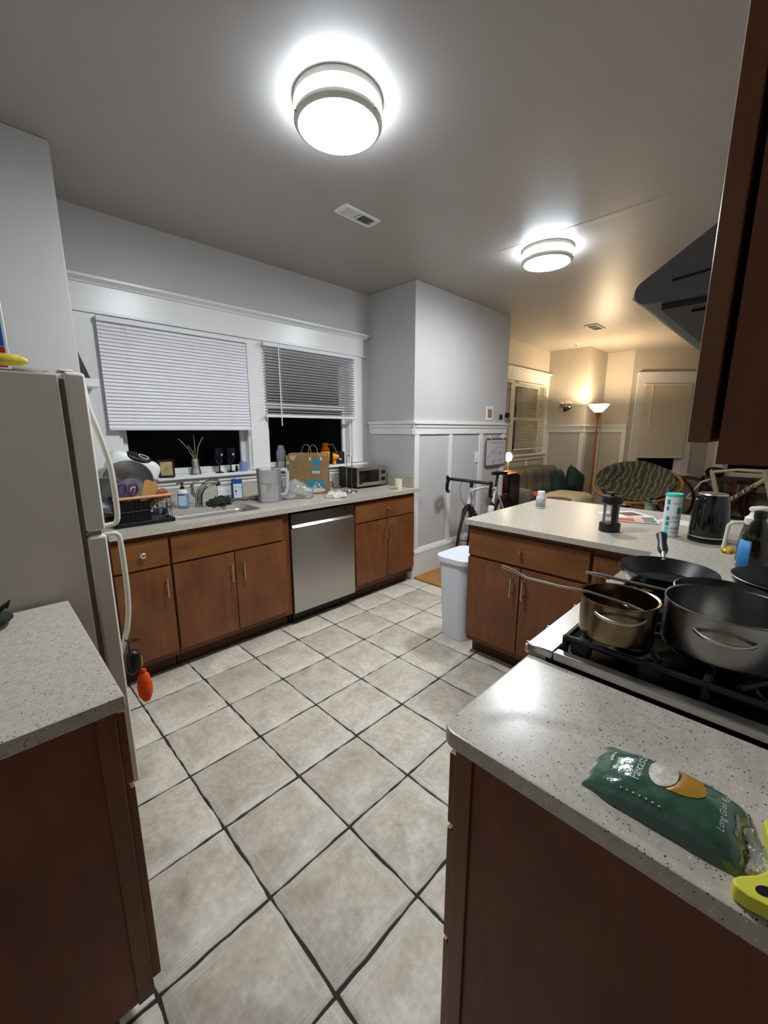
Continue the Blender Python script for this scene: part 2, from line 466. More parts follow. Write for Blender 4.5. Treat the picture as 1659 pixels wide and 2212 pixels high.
# ---- walls
def wall_with_holes(x0, x1, z0, z1, holes):
    """boxes in (u, z) around rectangular holes; returns list of rects"""
    xs = sorted({x0, x1}|{h[0] for h in holes}|{h[1] for h in holes}); rects = []
    for a, c in zip(xs, xs[1:]):
        hs = [h for h in holes if h[0] <= a+1e-6 and h[1] >= c-1e-6]
        if not hs: rects.append((a, c, z0, z1))
        else: rects.append((a, c, z0, hs[0][2])); rects.append((a, c, hs[0][3], z1))
    return rects
YW = 3.16
W1 = (.70, 1.62, 1.13, 2.15); W2 = (1.765, 2.69, 1.13, 2.15)
W3 = (5.92, 6.98, 1.07, 2.18); W4 = (4.72, 5.79, 1.07, 2.18)
b = B()
for r in wall_with_holes(.44, 2.93, 0, H, [W1, W2]): b.box(r[0], r[1], YW, YW+.14, r[2], r[3])
struct('wall_back', b, wall_m, 'light grey painted wall with the sink windows', smooth=False)
b = B()
for r in wall_with_holes(4.60, 7.08, 0, H, [W3, W4]): b.box(r[0], r[1], YW, YW+.14, r[2], r[3])
struct('wall_back', b, wallw_m, 'beige living room wall behind the sofa', smooth=False)
struct('wall_corner', B().box(-.5, .44, 2.58, 3.30, 0, H, .006), wall_m, 'light grey wall stub beside the refrigerator')
struct('wall_center', B().box(2.93, 4.60, 2.545, 3.30, 0, H, .006), wall_m, 'light grey wall block behind the bicycle')
struct('wall_left', B().box(-.62, -.5, -1.3, 3.3, 0, H), wall_m)
struct('wall_right', B().box(.5, 3.3, -.375, -.255, 0, H), wall_m)
struct('wall_front', B().box(-.5, .5, -1.42, -1.3, 0, H), wall_m)
struct('wall_front', B().box(.5, .62, -1.42, -.375, 0, H), wall_m)
struct('wall_right', B().box(3.3, 8.9, -1.2, -1.1, 0, H), wallw_m)
struct('wall_right', B().box(3.3, 3.42, -1.1, -.255, 0, H), wallw_m)
struct('wall_far', B().box(7.08, 7.91, 2.52, 3.30, 0, H, .004), wallw_m, 'beige chimney breast corner beside the floor lamp')
struct('wall_far', B().box(7.90, 8.9, 2.11, 3.30, 0, H, .004), wallw_m, 'beige narrow wall between floor lamp and bay window')
# bay: slanted wall and end wall
DA = Vector((7.90, 2.11, 0)); DB = Vector((8.78, 1.09, 0)); DT = (DB-DA).normalized(); DL = (DB-DA).length
DANG = math.atan2(DT.y, DT.x)       # local x along the wall, local +y to the outside
DM = Tr(DA.x, DA.y, 0) @ Rz(DANG)
WD = (.21, .93, .72, 2.19)
b = B()
for r in wall_with_holes(0, DL, 0, H, [WD]): b.box(r[0], r[1], 0, .13, r[2], r[3])
struct('wall_far', b.rot(DM), wallw_m, 'slanted beige bay wall around the closed window blind', smooth=False)
b = B(); WE = (.10, .86, .72, 2.19)
for r in wall_with_holes(-1.1, 1.09, 0, H, [WE]): b.box(8.78, 8.91, r[0], r[1], r[2], r[3])
struct('wall_far', b, wallw_m, 'beige end wall of the bay', smooth=False)

# ---- chair rail, battens and baseboards
def rail(b, x0, x1, y0, y1, nx, ny, z0=1.412, z1=1.537):
    """board on the wall plane; nx, ny point into the room"""
    for (d, a, c) in ((.014, z0, z1-.03), (.022, z1-.062, z1-.03), (.034, z1-.03, z1)):
        if ny: b.box(x0, x1, min(y0, y0+ny*d), max(y0, y0+ny*d), a, c, .003, 1)
        else: b.box(min(x0, x0+nx*d), max(x0, x0+nx*d), y0, y1, a, c, .003, 1)
b = B(); rail(b, 2.90, 4.62, 2.545, 0, 0, -1); rail(b, 2.93, 0, 2.52, 3.14, -1, 0)
struct('trim_1', b, trim_m, 'white chair rail around the wall block above the bicycle')
b = B(); rail(b, 7.08, 0, 2.49, 3.16, -1, 0); rail(b, 7.06, 7.9, 2.52, 0, 0, -1); rail(b, 7.9, 0, 2.11, 2.52, -1, 0)
struct('trim_2', b, trim_m, 'white chair rail behind the floor lamp')
bt = thing('trim_3', None, None, (2.93, 2.545, .28), kind='structure')
for x0, x1 in ((2.932, 3.0), (3.468, 3.523), (4.037, 4.112), (4.535, 4.598)):
    obj('batten', B().box(x0, x1, 2.533, 2.545, .28, 1.412, .002, 1), trim_m, bt, world=True)
bt = thing('trim_4', None, None, (7.08, 2.52, 0), kind='structure')
for a in ((7.068, 7.08, 2.50, 2.57), (7.068, 7.08, 3.08, 3.14), (7.14, 7.21, 2.508, 2.52), (7.80, 7.88, 2.508, 2.52), (7.888, 7.9, 2.11, 2.18)):
    obj('batten', B().box(a[0], a[1], a[2], a[3], .15, 1.412, .002, 1), trim_m, bt, world=True)
for x0 in (4.85, 5.65, 6.43):
    obj('batten', B().box(x0, x0+.07, 3.148, 3.16, .15, 1.0, .002, 1), trim_m, bt, world=True)
def base_profile(h=.285): return [(0, 0), (.018, 0), (.018, h-.06), (.024, h-.05), (.024, h-.03), (.014, h-.018), (.012, h-.004), (.0, h)]
b = B().prism([(2.545-d, z+.02) for d, z in base_profile()], 2.905, 4.62, 'YZ')
b.prism([(2.93-d, z) for d, z in base_profile()], 2.521, 2.60, 'XZ')
struct('baseboard_back', b, trim_m, 'tall white moulded baseboard behind the bin')
b = B().prism([(3.16-d, z+.02) for d, z in base_profile(.2)], 4.6, 7.08, 'YZ')
struct('baseboard_back', b, trim_m)

# ---- kitchen windows
def kitchen_window(name, Wn, label):
    x0, x1, z0, z1 = Wn
    w_ = thing(name, label, None, ((x0+x1)/2, YW+.06, z0), kind='structure')
    b = B()                                   # jamb lining
    b.box(x0-.001, x0+.018, YW-.002, YW+.13, z0, z1); b.box(x1-.018, x1+.001, YW-.002, YW+.13, z0, z1)
    b.box(x0, x1, YW-.002, YW+.13, z1-.018, z1); b.box(x0, x1, YW-.002, YW+.13, z0-.012, z0+.003)
    obj('jamb', b, trim_m, w_, world=True)
    zm = (z0+z1)/2+.02
    for nm, a, c, yy in (('sash', z0+.003, zm+.02, YW+.055), ('sash', zm-.02, z1-.018, YW+.09)):
        s_ = B(); l, r = x0+.018, x1-.018
        s_.box(l, l+.04, yy, yy+.032, a, c, .004, 1); s_.box(r-.04, r, yy, yy+.032, a, c, .004, 1)
        s_.box(l+.04, r-.04, yy, yy+.032, a, a+.045, .004, 1); s_.box(l+.04, r-.04, yy, yy+.032, c-.04, c, .004, 1)
        so = obj(nm, s_, trim_m, w_, world=True)
        pn = B().box(l+.038, r-.038, yy+.013, yy+.017, a+.043, c-.038)
        obj('pane', pn, pane_m, so, world=False) if False else None
        bmesh.ops.translate(pn.bm, vec=-Vector(w_.location), verts=pn.bm.verts[:])
        obj('pane', pn, pane_m, so)
    return w_
kitchen_window('window_1', W1, 'wide double-hung window behind the dish rack')
kitchen_window('window_2', W2, 'double-hung window behind the paper bag')
# casing, head, crown, stool and apron
cs = thing('trim_5', None, None, (1.65, YW, 1.04), kind='structure')
for nm, a in (('casing', (.46, .70, 3.138, 3.16, 1.135, 2.16)), ('casing', (1.62, 1.765, 3.138, 3.16, 1.135, 2.16)), ('casing', (2.69, 2.825, 3.138, 3.16, 1.135, 2.16)),
              ('head_board', (.445, 2.845, 3.134, 3.16, 2.16, 2.315)), ('head_fillet', (.445, 2.86, 3.124, 3.16, 2.148, 2.163))):
    obj(nm, B().box(*a, .003, 1), trim_m, cs, world=True)
obj('crown', B().prism([(3.16, 2.312), (3.125, 2.312), (3.122, 2.322), (3.10, 2.336), (3.092, 2.338), (3.092, 2.352), (3.16, 2.352)], .445, 2.88, 'YZ'), trim_m, cs, world=True)
obj('stool', B().box(.445, 2.87, 3.098, 3.235, 1.105, 1.13, .006), trim_m, cs, world=True)
obj('apron', B().box(.445, 2.84, 3.138, 3.16, 1.04, 1.105, .002, 1).box(.445, 2.84, 3.125, 3.16, 1.068, 1.09, .004, 1), trim_m, cs, world=True)

# ---- living room windows
def window_frame(name, label, M, Wn, sash_z, rt=True):
    """local: x along the wall, +y to the outside, z up"""
    x0, x1, z0, z1 = Wn; mid = M @ Vector(((x0+x1)/2, .05, z0))
    w_ = thing(name, label, None, mid, kind='structure')
    def put(nm, b, m=trim_m, par=None): 
        b.rot(M); bmesh.ops.translate(b.bm, vec=-mid, verts=b.bm.verts[:]); return obj(nm, b, m, par or w_)
    put('jamb', B().box(x0, x0+.02, 0, .12, z0, z1).box(x1-.02, x1, 0, .12, z0, z1).box(x0, x1, 0, .12, z1-.02, z1).box(x0, x1, 0, .12, z0-.01, z0+.004))
    for a, c, yy in ((z0, sash_z+.02, .05), (sash_z-.02, z1-.02, .085)):
        s_ = B().box(x0+.02, x0+.06, yy, yy+.03, a, c).box(x1-.06, x1-.02, yy, yy+.03, a, c).box(x0+.06, x1-.06, yy, yy+.03, a, a+.05).box(x0+.06, x1-.06, yy, yy+.03, c-.04, c)
        so = put('sash', s_); put('pane', B().box(x0+.058, x1-.058, yy+.012, yy+.016, a+.048, c-.038), pane_m, so)
    for nm, a in (('casing', (x0-.13, x0, -.022, 0, z0-.04, z1)), ('casing', (x1, x1+(.13 if rt else .001), -.022, 0, z0-.04, z1)), ('head_board', (x0-(.13 if rt else .14), x1+(.14 if rt else -.001), -.026, 0, z1, z1+.16)),
                  ('crown', (x0-(.13 if rt else .17), x1+(.17 if rt else -.001), -.06, 0, z1+.16, z1+.19)), ('stool', (x0-(.13 if rt else .15), x1+(.15 if rt else -.001), -.06, .1, z0-.03, z0)), ('apron', (x0-.12, x1+(.12 if rt else -.001), -.02, 0, z0-.10, z0-.03))):
        put(nm, B().box(*a, .003, 1))
    return w_
ML = Tr(0, YW, 0)
window_frame('window_3', 'living room window above the sofa end', ML, (5.92, 6.98, 1.07, 2.18), 1.62)
window_frame('window_4', 'living room window nearest the bicycle wall', ML, (4.72, 5.79, 1.07, 2.18), 1.62, rt=False)
window_frame('window_5', 'tall window in the slanted bay wall', DM, WD, 1.40)
ME = Tr(8.78, 0, 0) @ Rz(-PI/2)
window_frame('window_6', 'bay window partly hidden by the wall cabinet', ME, (-.86, -.10, .72, 2.19), 1.40)

# ---- venetian blinds
def slat_mesh(length, width, nm):
    b = B(); n = 4
    top = []
    for sgn, dz in ((0, .0), (1, .0008)):
        row = []
        for k in range(n+1):
            t = -1+2*k/n; row.append((t*width/2, .0022*(1-t*t)+dz))
        top.append(row)
    poly = top[1]+top[0][::-1]
    b.prism(poly, -length/2, length/2, 'YZ')
    me = bpy.data.meshes.new(nm); bmesh.ops.recalc_face_normals(b.bm, faces=b.bm.faces[:]); b.bm.to_mesh(me); b.bm.free(); finish(me, True, 30)
    return me
def blind(label, M, x0, x1, ztop, zbot, pitch, tilt, mat, width=.025, wand=None, cords=(.16, .84), stack=0):
    """local: x along the wall, -y into the room"""
    loc = M @ Vector(((x0+x1)/2, -.0, zbot)); ang = M.to_euler().z
    r = thing('venetian_blind', label, 'blind', loc, ang)
    L = x1-x0; hz = ztop-zbot
    obj('headrail', B().box(-L/2, L/2, -.018, .018, hz-.032, hz, .003, 1), mat, r)
    obj('bottom_rail', B().box(-L/2, L/2, -.016, .016, -.0, .022, .005, 2), mat, r)
    me = slat_mesh(L-.004, width, 'slat'); me.materials.append(mat)
    z = hz-.045; lim = .026; pitch = (z-lim)/round((z-lim)/pitch); lim -= pitch*.3
    while z > lim:
        share('slat', me, r, (0, 0, z), (tilt, 0, 0)); z -= pitch
    for q in range(stack): share('slat', me, r, (0, 0, .028+q*.006), (.15, 0, 0))
    for f in cords:
        obj('cord', B().cyl((-L/2+L*f, -.014, .01), (-L/2+L*f, -.014, hz-.03), .0009, seg=5), mat, r)
    if wand: 
        obj('wand', B().cyl((-L/2+wand[0], -.03, hz-.03-wand[1]), (-L/2+wand[0], -.024, hz-.02), .0042, seg=6), white_m, r)
    return r
MB_ = Tr(0, 3.105, 0)
blind('closed white venetian blind with shut slats above the dish rack', MB_, .638, 1.598, 2.135, 1.452, .0222, 1.22, blind_m)
blind('open white venetian blind with a wand above the paper bag', MB_, 1.738, 2.692, 2.138, 1.556, .0228, -.55, blind_m, wand=(.13, .62))
ML2 = Tr(0, 3.105, 0)
blind('cream venetian blind with dark gaps beside the mirror ball', ML2, 5.92, 6.90, 2.165, 1.14, .0225, .45, blindw_m)
blind('cream venetian blind edge showing beside the whiteboard', ML2, 4.76, 5.80, 2.165, 1.03, .0225, .5, blindw_m)
MD2 = DM @ Tr(0, -.045, 0)
blind('closed ivory venetian blind with a wand behind the papasan chair', MD2, .19, .925, 2.19, .985, .0225, 1.2, blindw_m, wand=(.12, .75))
ME2 = ME @ Tr(0, -.045, 0)
blind('half-hidden ivory blind beside the upper cabinet edge', ME2, -.88, -.10, 2.19, .95, .0225, 1.2, blindw_m)
# ================================================================ CEILING LAMPS AND VENTS
diff_m = mk('lamp diffuser', (.88, .95, 1.0, 1), .4, emit=LAMP_CEIL); diffs_m = mk('lamp drum side', (.78, .90, 1.0, 1), .4, emit=LAMP_CEIL*.22)
lampring_m = mk('lamp nickel', '#f0ede4', .5, .1)
def ceiling_lamp(x, y, label):
    t = thing('ceiling_lamp', label, 'ceiling lamp', (x, y, H-.095), group='flush ceiling lamps')
    R = .172
    obj('top_ring', B().lathe([(R-.012, .095), (R+.003, .095), (R+.003, .073), (R-.012, .073)], seg=56, cap=False), lampring_m, t)
    obj('bottom_ring', B().lathe([(R-.016, .012), (R-.006, .027), (R+.002, .026), (R+.004, .014), (R-.002, .005), (R-.012, .001), (R-.017, .004)], seg=56, cap=False), lampring_m, t)
    obj('diffuser', B().lathe([(R-.018, .008), (R-.09, -.004), (0, -.007)], seg=56), diff_m, t)
    obj('drum', B().lathe([(R-.006, .092), (R-.006, .022), (R-.0175, .0085)], seg=56, cap=False), diffs_m, t)
    for k in range(3):
        a = .75+k*2*PI/3
        p = Vector((math.cos(a), math.sin(a), 0))
        obj('post', B().cyl(p*(R-.001)+Vector((0, 0, .022)), p*(R-.001)+Vector((0, 0, .075)), .0035, seg=8), lampring_m, t)
        obj('screw', B().sup(p*(R+.004)+Vector((0, 0, .012)), (.006, .006, .006), 1, 1, 8, 6), chrome_m, t)
    return t
ceiling_lamp(1.225, 1.487, 'large round ceiling lamp over the tiled floor, nearer the refrigerator')
ceiling_lamp(3.155, 1.487, 'round ceiling lamp over the peninsula beside the plaster seam')
def vent(x0, x1, y0, y1, label, n):
    t = thing('ceiling_vent', label, 'vent', ((x0+x1)/2, (y0+y1)/2, H-.012)); w, d = x1-x0, y1-y0
    obj('frame', B().box(-w/2, w/2, -d/2, -d/2+.02, 0, .012, .003, 1).box(-w/2, w/2, d/2-.02, d/2, 0, .012, .003, 1).box(-w/2, -w/2+.022, -d/2+.02, d/2-.02, 0, .012).box(w/2-.022, w/2, -d/2+.02, d/2-.02, 0, .012).box(-.006, .006, -d/2+.02, d/2-.02, 0, .012), white_m, t)
    obj('duct', B().box(-w/2+.02, w/2-.02, -d/2+.018, d/2-.018, .0095, .0115), black_m, t)
    for k in range(n):
        x = -w/2+.026+(w-.052)*(k+.5)/n
        if abs(x) < .008: continue
        a = .75 if x < 0 else -.75
        s_ = B().box(-.0055, .0055, -d/2+.02, d/2-.02, -.0005, .0005).rot(Tr(x, 0, .006) @ Ry(a))
        obj('louver', s_, white_m, t)
    return t
vent(1.725, 2.0, 2.035, 2.15, 'white ceiling vent near the sink window wall', 18)
vent(5.65, 5.98, 1.97, 2.12, 'white ceiling vent over the living room', 12)
t = thing('sprinkler', 'small white ceiling sprinkler near the chimney corner', 'sprinkler', (6.755, 2.62, H-.045))
obj('escutcheon', B().lathe([(.035, .045), (.03, .036), (.012, .032)], seg=16), white_m, t)
obj('nozzle', B().lathe([(.01, .034), (.008, .008), (.018, .006), (.018, .002), (0, .0)], seg=12), white_m, t)

# ================================================================ CABINETS
def handle_bar(parent, x, z0, z1, y=-.02):
    b = B().cyl((x, y-.028, z0-.01), (x, y-.028, z1+.01), .0055, seg=8)
    for z in (z0+.012, z1-.012): b.cyl((x, y, z), (x, y-.028, z), .0042, seg=8)
    return obj('handle', b, nickel_m, parent)
def knob(parent, x, z, y=-.02, mat=None, r=.0135):
    b = B().lathe([(.006, 0), (.005, .012), (r, .016), (r, .022), (r*.7, .027), (0, .028)], seg=18)
    b.rot(Tr(x, y, z) @ Rx(PI/2)); return obj('knob', b, mat or nickel_m, parent)
def front(parent, kind, x0, x1, z0, z1, mat=None, th=.02):
    return obj(kind, B().box(x0, x1, -th, -.0008, z0, z1, .003, 2), mat or (woodh_m if kind == 'drawer_front' else wood_m), parent)
def cabinet(label, loc, rz, w, d, fronts, z0=.105, z1=.883, kick=.075, side=None, hollow=False):
    t = thing('base_cabinet', label, 'cabinet', loc, rz)
    bm = B().box(0, w, 0, d, z0, z1, .001, 1) if not hollow else B().box(0, .018, 0, d, z0, z1).box(w-.018, w, 0, d, z0, z1).box(.018, w-.018, 0, .018, z0, z1).box(.018, w-.018, d-.012, d, z0, z1).box(.018, w-.018, .018, d-.012, z0, z0+.018)
    obj('carcass', bm, side or woodd_m, t)
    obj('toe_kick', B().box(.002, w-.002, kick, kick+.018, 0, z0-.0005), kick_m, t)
    for f in fronts:
        kind, x0, x1, a, c = f[:5]; o = front(t, kind, x0, x1, a, c)
        for h in f[5:]:
            if h[0] == 'bar': handle_bar(o, h[1], h[2], h[3])
            else: knob(o, h[1], h[2], mat=h[3] if len(h) > 3 else None, r=h[4] if len(h) > 4 else .0135)
    return t
YF = 2.51
cabinet('narrow base cabinet with a round-knob drawer beside the refrigerator handle', (.443, YF, 0), 0, .290, .60,
        [('drawer_front', .004, .286, .692, .853, ('knob', .147, .773, chrome_m, .017)), ('door', .004, .286, .142, .679, ('bar', .252, .512, .61))])
cabinet('sink base cabinet with a wide false drawer and two doors', (.736, YF, 0), 0, .800, .60,
        [('drawer_front', .006, .742, .692, .853), ('door', .006, .377, .142, .679, ('bar', .346, .503, .603)), ('door', .382, .758, .142, .679, ('bar', .428, .503, .603))], hollow=True)
cabinet('base cabinet with one drawer and two doors right of the dishwasher', (2.152, YF, 0), 0, .738, .60,
        [('drawer_front', .006, .730, .695, .853, ('knob', .372, .782, copper_m, .011)), ('door', .006, .372, .150, .685, ('bar', .345, .52, .62)), ('door', .379, .736, .150, .685, ('bar', .41, .52, .62))])
# peninsula, faces -X : local x runs towards -Y
XF = 2.150
cabinet('peninsula base cabinet with a wide drawer and two doors beside the bin', (XF, 1.385, 0), -PI/2, .725, 1.0,
        [('drawer_front', .004, .719, .690, .852, ('knob', .350, .772, copper_m, .011)), ('door', .002, .352, .142, .674, ('bar', .312, .508, .612)), ('door', .358, .719, .142, .674, ('bar', .384, .508, .612))])
cabinet('corner base cabinet with a tall door behind the frying pan', (XF, .657, 0), -PI/2, .905, 1.0,
        [('door', .006, .255, .142, .838, ('bar', .035, .67, .775))])
# wall run, faces +Y : local x runs towards -X
cabinet('base cabinet filling the corner between range and peninsula', (2.148, .372, 0), PI, .478, .62,
        [('drawer_front', .004, .45, .692, .853), ('door', .004, .45, .142, .679)])
# near right cabinet with three drawers and a framed end panel
t = cabinet('near base cabinet with three drawers below the rice bag', (.902, .372, 0), PI, .337, .615,
            [('drawer_front', .003, .334, .692, .853), ('drawer_front', .003, .334, .405, .680), ('drawer_front', .003, .334, .130, .393)])
obj('end_stile', B().box(.337, .3435, 0.0, .035, .105, .883, .001, 1), wood_m, t)
# left cabinet, faces +X : local x runs towards +Y
t = cabinet('base cabinet with a drawer over a door beside the refrigerator side', (.135, .935, 0), PI/2, .655, .60,
            [('drawer_front', .004, .648, .692, .868), ('door', .004, .648, .135, .679)])
obj('end_stile', B().box(-.0065, 0, 0.0, .035, .105, .883, .001, 1), wood_m, t)

# ---- worktops
def slab(b, poly, z0=.884, z1=CT, bev=.004):
    return b.prism(poly, z0, z1, 'XY', bev)
# sink run with a rounded sink cut-out
def worktop_sink():
    t = thing('worktop', 'speckled beige quartz worktop of the sink run', 'worktop', (1.66, 2.8, .884))
    SX0, SX1, SY0, SY1, SR = .825, 1.385, 2.575, 2.885, .07
    b = B()
    for r in ((.443, SX0, 2.465, 3.14), (SX1, 2.928, 2.465, 3.14), (SX0, SX1, 2.465, SY0), (SX0, SX1, SY1, 3.14)): b.box(r[0], r[1], r[2], r[3], .884, CT)
    for cx, cy, a in ((SX0, SY0, PI), (SX1, SY0, 1.5*PI), (SX1, SY1, 0), (SX0, SY1, PI/2)):   # corner fillets of the cut-out
        ox = cx+SR if cx == SX0 else cx-SR; oy = cy+SR if cy == SY0 else cy-SR
        b.prism([(cx, cy)]+arc(ox, oy, SR, a, a+PI/2, 6), .884, CT)
    obj('slab', b, quartz_m, t, world=True, ang=30)
    obj('backsplash', B().box(.443, 2.912, 3.14, 3.158, CT+.0005, 1.038, .002, 1), quartz_m, t, world=True)
    obj('side_splash', B().box(2.911, 2.929, 2.53, 3.139, CT+.0005, 1.028, .002, 1), quartz_m, t, world=True)
    s = thing('sink', 'undermount stainless steel sink between faucet and cabinet front', 'sink', ((SX0+SX1)/2, (SY0+SY1)/2, .70))
    cx, cy = s.location.x, s.location.y; rings = []; bb = B()
    for (gw, z, rr) in ((.03, .8835, .08), (.0, .8835, .07), (-.006, .87, .07), (-.012, .74, .07), (-.03, .715, .06), (-.09, .705, .04)):
        rings.append([bb.bm.verts.new((x, y, z-.70)) for x, y in rrect(SX1-SX0+2*gw, SY1-SY0+2*gw, rr, 6)])
    for a, c in zip(rings, rings[1:]):
        n = len(a)
        for i in range(n): bb.bm.faces.new((a[i], a[(i+1) % n], c[(i+1) % n], c[i]))
    bb.bm.faces.new(rings[-1])
    obj('bowl', bb, steel_m, s, solid=.0015)
    obj('drain', B().lathe([(.045, .006), (.04, .009), (.03, .0065), (0, .006)], seg=24), chrome_m, s)
worktop_sink()
b = B().prism(rrect(0, 0, 0, 0) if False else [(2.10, 1.40), (2.10, .40), (1.672, .40), (1.672, -.253), (3.215, -.253), (3.215, 1.40)], .884, CT, 'XY', .004)
o = obj('worktop', b, quartz_m, ang=30)
tag(o, 'large L-shaped quartz worktop of the peninsula', 'worktop')
def near_slab():
    pts = [(.90, .40)]+arc(.575, .37, .03, PI/2, PI, 6)+[(.545, -.253), (.90, -.253)]
    o = obj('worktop', B().prism(pts, .884, CT, 'XY', .006), quartz_m, ang=30)
    tag(o, 'speckled quartz worktop under the green rice bag', 'worktop')
near_slab()
o = obj('worktop', B().prism([(.155, .915), (.155, 1.60), (-.46, 1.60), (-.46, .915)], .884, CT, 'XY', .006), quartz_m, ang=30)
tag(o, 'speckled quartz worktop beside the refrigerator', 'worktop')

# ================================================================ DISHWASHER
t = thing('dishwasher', 'stainless steel dishwasher with a pocket handle', 'dishwasher', (1.843, 2.49, 0))
obj('tub', B().box(-.300, .300, .045, .60, .105, .875), black_m, t)
obj('toe_panel', B().box(-.298, .298, .085, .10, .0, .104), black_m, t)
obj('side_strip', B().box(-.3035, -.3, .02, .06, .02, .88), black_m, t)
d_ = obj('door', B().box(-.298, .298, 0, .043, .103, .755, .006), steel_m, t)
obj('control_panel', B().box(-.298, .298, 0, .043, .790, .862, .005), steeld_m, t)
obj('pocket', B().box(-.296, .296, .018, .043, .756, .789), black_m, t)
obj('handle_bar', B().prism([(-.002, .757), (-.003, .762), (.015, .786), (.017, .786), (.017, .757)], -.288, .288, 'YZ'), chrome_m, d_)
lg = smudges(.05, .008, 7, lambda u, v: (.20+u, -.0006, .838+v)); obj('logo', lg, black_m, t, smooth=False)

# ================================================================ REFRIGERATOR
t = thing('refrigerator', 'off-white top-freezer refrigerator with curved handles', 'refrigerator', (-.11, 1.99, 0))
def FX(b): return b
obj('body', B().box(-.455, .218, 1.622, 2.372, .03, 1.622, .006), offw_m, t, world=True)
obj('gasket', B().box(.2185, .2315, 1.632, 2.362, .14, 1.610), gask_m, t, world=True)
obj('grille', B().box(.19, .225, 1.64, 2.35, .035, .118, .004, 1), gask_m, t, world=True)
fd = obj('freezer_door', B().box(.232, .287, 1.622, 2.372, 1.122, 1.632, .010, 3), fridge_edge_m, t, world=True)
fd2 = obj('refrigerator_door', B().box(.232, .287, 1.622, 2.372, .125, 1.108, .010, 3), fridge_edge_m, t, world=True)
for d_, a, c in ((fd, 1.132, 1.622), (fd2, .135, 1.098)):
    pb = B().box(.238, .281, 1.6205, 1.6235, a, c, .001, 1); bmesh.ops.translate(pb.bm, vec=-t.location, verts=pb.bm.verts[:]); obj('edge_panel', pb, offw_m, d_)
def fr_handle(pts, par):
    P = []
    for i in range(len(pts)-1):
        for k in range(6): P.append(Vector(pts[i]).lerp(Vector(pts[i+1]), k/6))
    P.append(Vector(pts[-1]))
    for _ in range(3): P = [P[0]]+[(P[i-1]+P[i]*2+P[i+1])/4 for i in range(1, len(P)-1)]+[P[-1]]
    b = B().tube([p-t.location for p in P], .0072, 10, flat=1.25); return obj('handle', b, fridge_edge_m, par)
fr_handle([(.286, 1.668, 1.595), (.291, 1.668, 1.53), (.315, 1.668, 1.43), (.333, 1.668, 1.33), (.336, 1.668, 1.22), (.334, 1.668, 1.15), (.325, 1.668, 1.132), (.286, 1.668, 1.128)], fd)
fr_handle([(.286, 1.668, 1.10), (.32, 1.668, 1.098), (.332, 1.668, 1.085), (.334, 1.668, 1.02), (.335, 1.668, .90), (.330, 1.668, .80), (.318, 1.668, .73), (.300, 1.668, .68), (.286, 1.668, .63)], fd2)
obj('hinge_cover', B().box(.222, .262, 1.640, 1.70, 1.6325, 1.640, .003, 1), fridge_edge_m, t, world=True)
obj('hinge', B().box(.225, .275, 1.635, 1.69, 1.1085, 1.1215), nickel_m, t, world=True)

# ================================================================ GAS RANGE
RX0, RX1 = .908, 1.666
t = thing('gas_range', 'freestanding gas range with black burner well and steel rim', 'range', ((RX0+RX1)/2, .08, 0))
obj('body', B().box(RX0+.004, RX1-.004, -.25, .36, .0, .90), black_m, t, world=True)
obj('oven_door', B().box(RX0+.006, RX1-.006, .361, .398, .20, .80, .006), black_m, t, world=True)
obj('oven_handle', B().cyl((RX0+.05, .44, .765), (RX1-.05, .44, .765), .012, seg=12).cyl((RX0+.08, .398, .765), (RX0+.08, .44, .765), .008).cyl((RX1-.08, .398, .765), (RX1-.08, .44, .765), .008), steel_m, t, world=True)
obj('control_panel', B().box(RX0+.004, RX1-.004, .361, .408, .805, .918, .004), steel_m, t, world=True)
obj('drawer', B().box(RX0+.006, RX1-.006, .361, .395, .03, .19, .004), steel_m, t, world=True)
# rim frame around the sunken burner well
rb = B(); z0, z1 = .919, .940
rb.box(RX0, RX1, .345, .410, z0, z1, .003, 1); rb.box(RX0, RX0+.028, -.25, .345, z0, z1, .003, 1); rb.box(RX1-.028, RX1, -.25, .345, z0, z1, .003, 1); rb.box(RX0+.028, RX1-.028, -.25, -.215, z0, z1, .003, 1)
obj('cooktop_rim', rb, steel_m, t, world=True)
obj('burner_well', B().box(RX0+.028, RX1-.028, -.215, .345, .9005, .9255), enamel_m, t, world=True)
for i, (bx, by) in enumerate(((1.09, .225), (1.09, -.06), (1.485, .225), (1.485, -.06))):
    bo = obj('burner', B().lathe([(.055, 0), (.052, .006), (.036, .012), (.034, .018)], (bx, by, .9257), 24), steeld_m, t, world=True)
    cp = B().lathe([(.042, .0), (.044, .005), (.036, .010), (0, .011)], (bx, by, .944), 24); bmesh.ops.translate(cp.bm, vec=-t.location, verts=cp.bm.verts[:]); obj('burner_cap', cp, iron_m, bo)
def grate(cx0, cx1):
    b = B(); y0, y1, zt = -.205, .335, .968; th = .006
    def bar(x0, y0_, x1, y1_, r=.0065):
        b.tube([(x0, y0_, zt), (x1, y1_, zt)], r, 6)
    for x in (cx0, cx1): b.tube([(x, y0, zt-.004), (x, y1, zt-.004)], .0075, 6)
    for y in (y0, (y0+y1)/2, y1): b.tube([(cx0, y, zt-.004), (cx1, y, zt-.004)], .0075, 6)
    mx = (cx0+cx1)/2
    for cy in (.225, -.06):
        for k in range(6):
            a = k*PI/3+PI/6; d = Vector((math.cos(a), math.sin(a), 0)); p = Vector((mx, cy, zt))
            e = p+d*.155; e.x = max(cx0, min(cx1, e.x)); e.y = max(y0, min(y1, e.y))
            b.tube([p+d*.028, p+d*.08, e], [.005, .007, .007], 6)
    for x in (cx0, cx1):
        for y in (y0, (y0+y1)/2, y1): b.tube([(x, y, .927), (x, y, zt)], .008, 6)
    for y in (.30, .16): b.box(cx0-.006, cx0+.018, y-.022, y+.022, .927, .968, .006, 1)
    return b
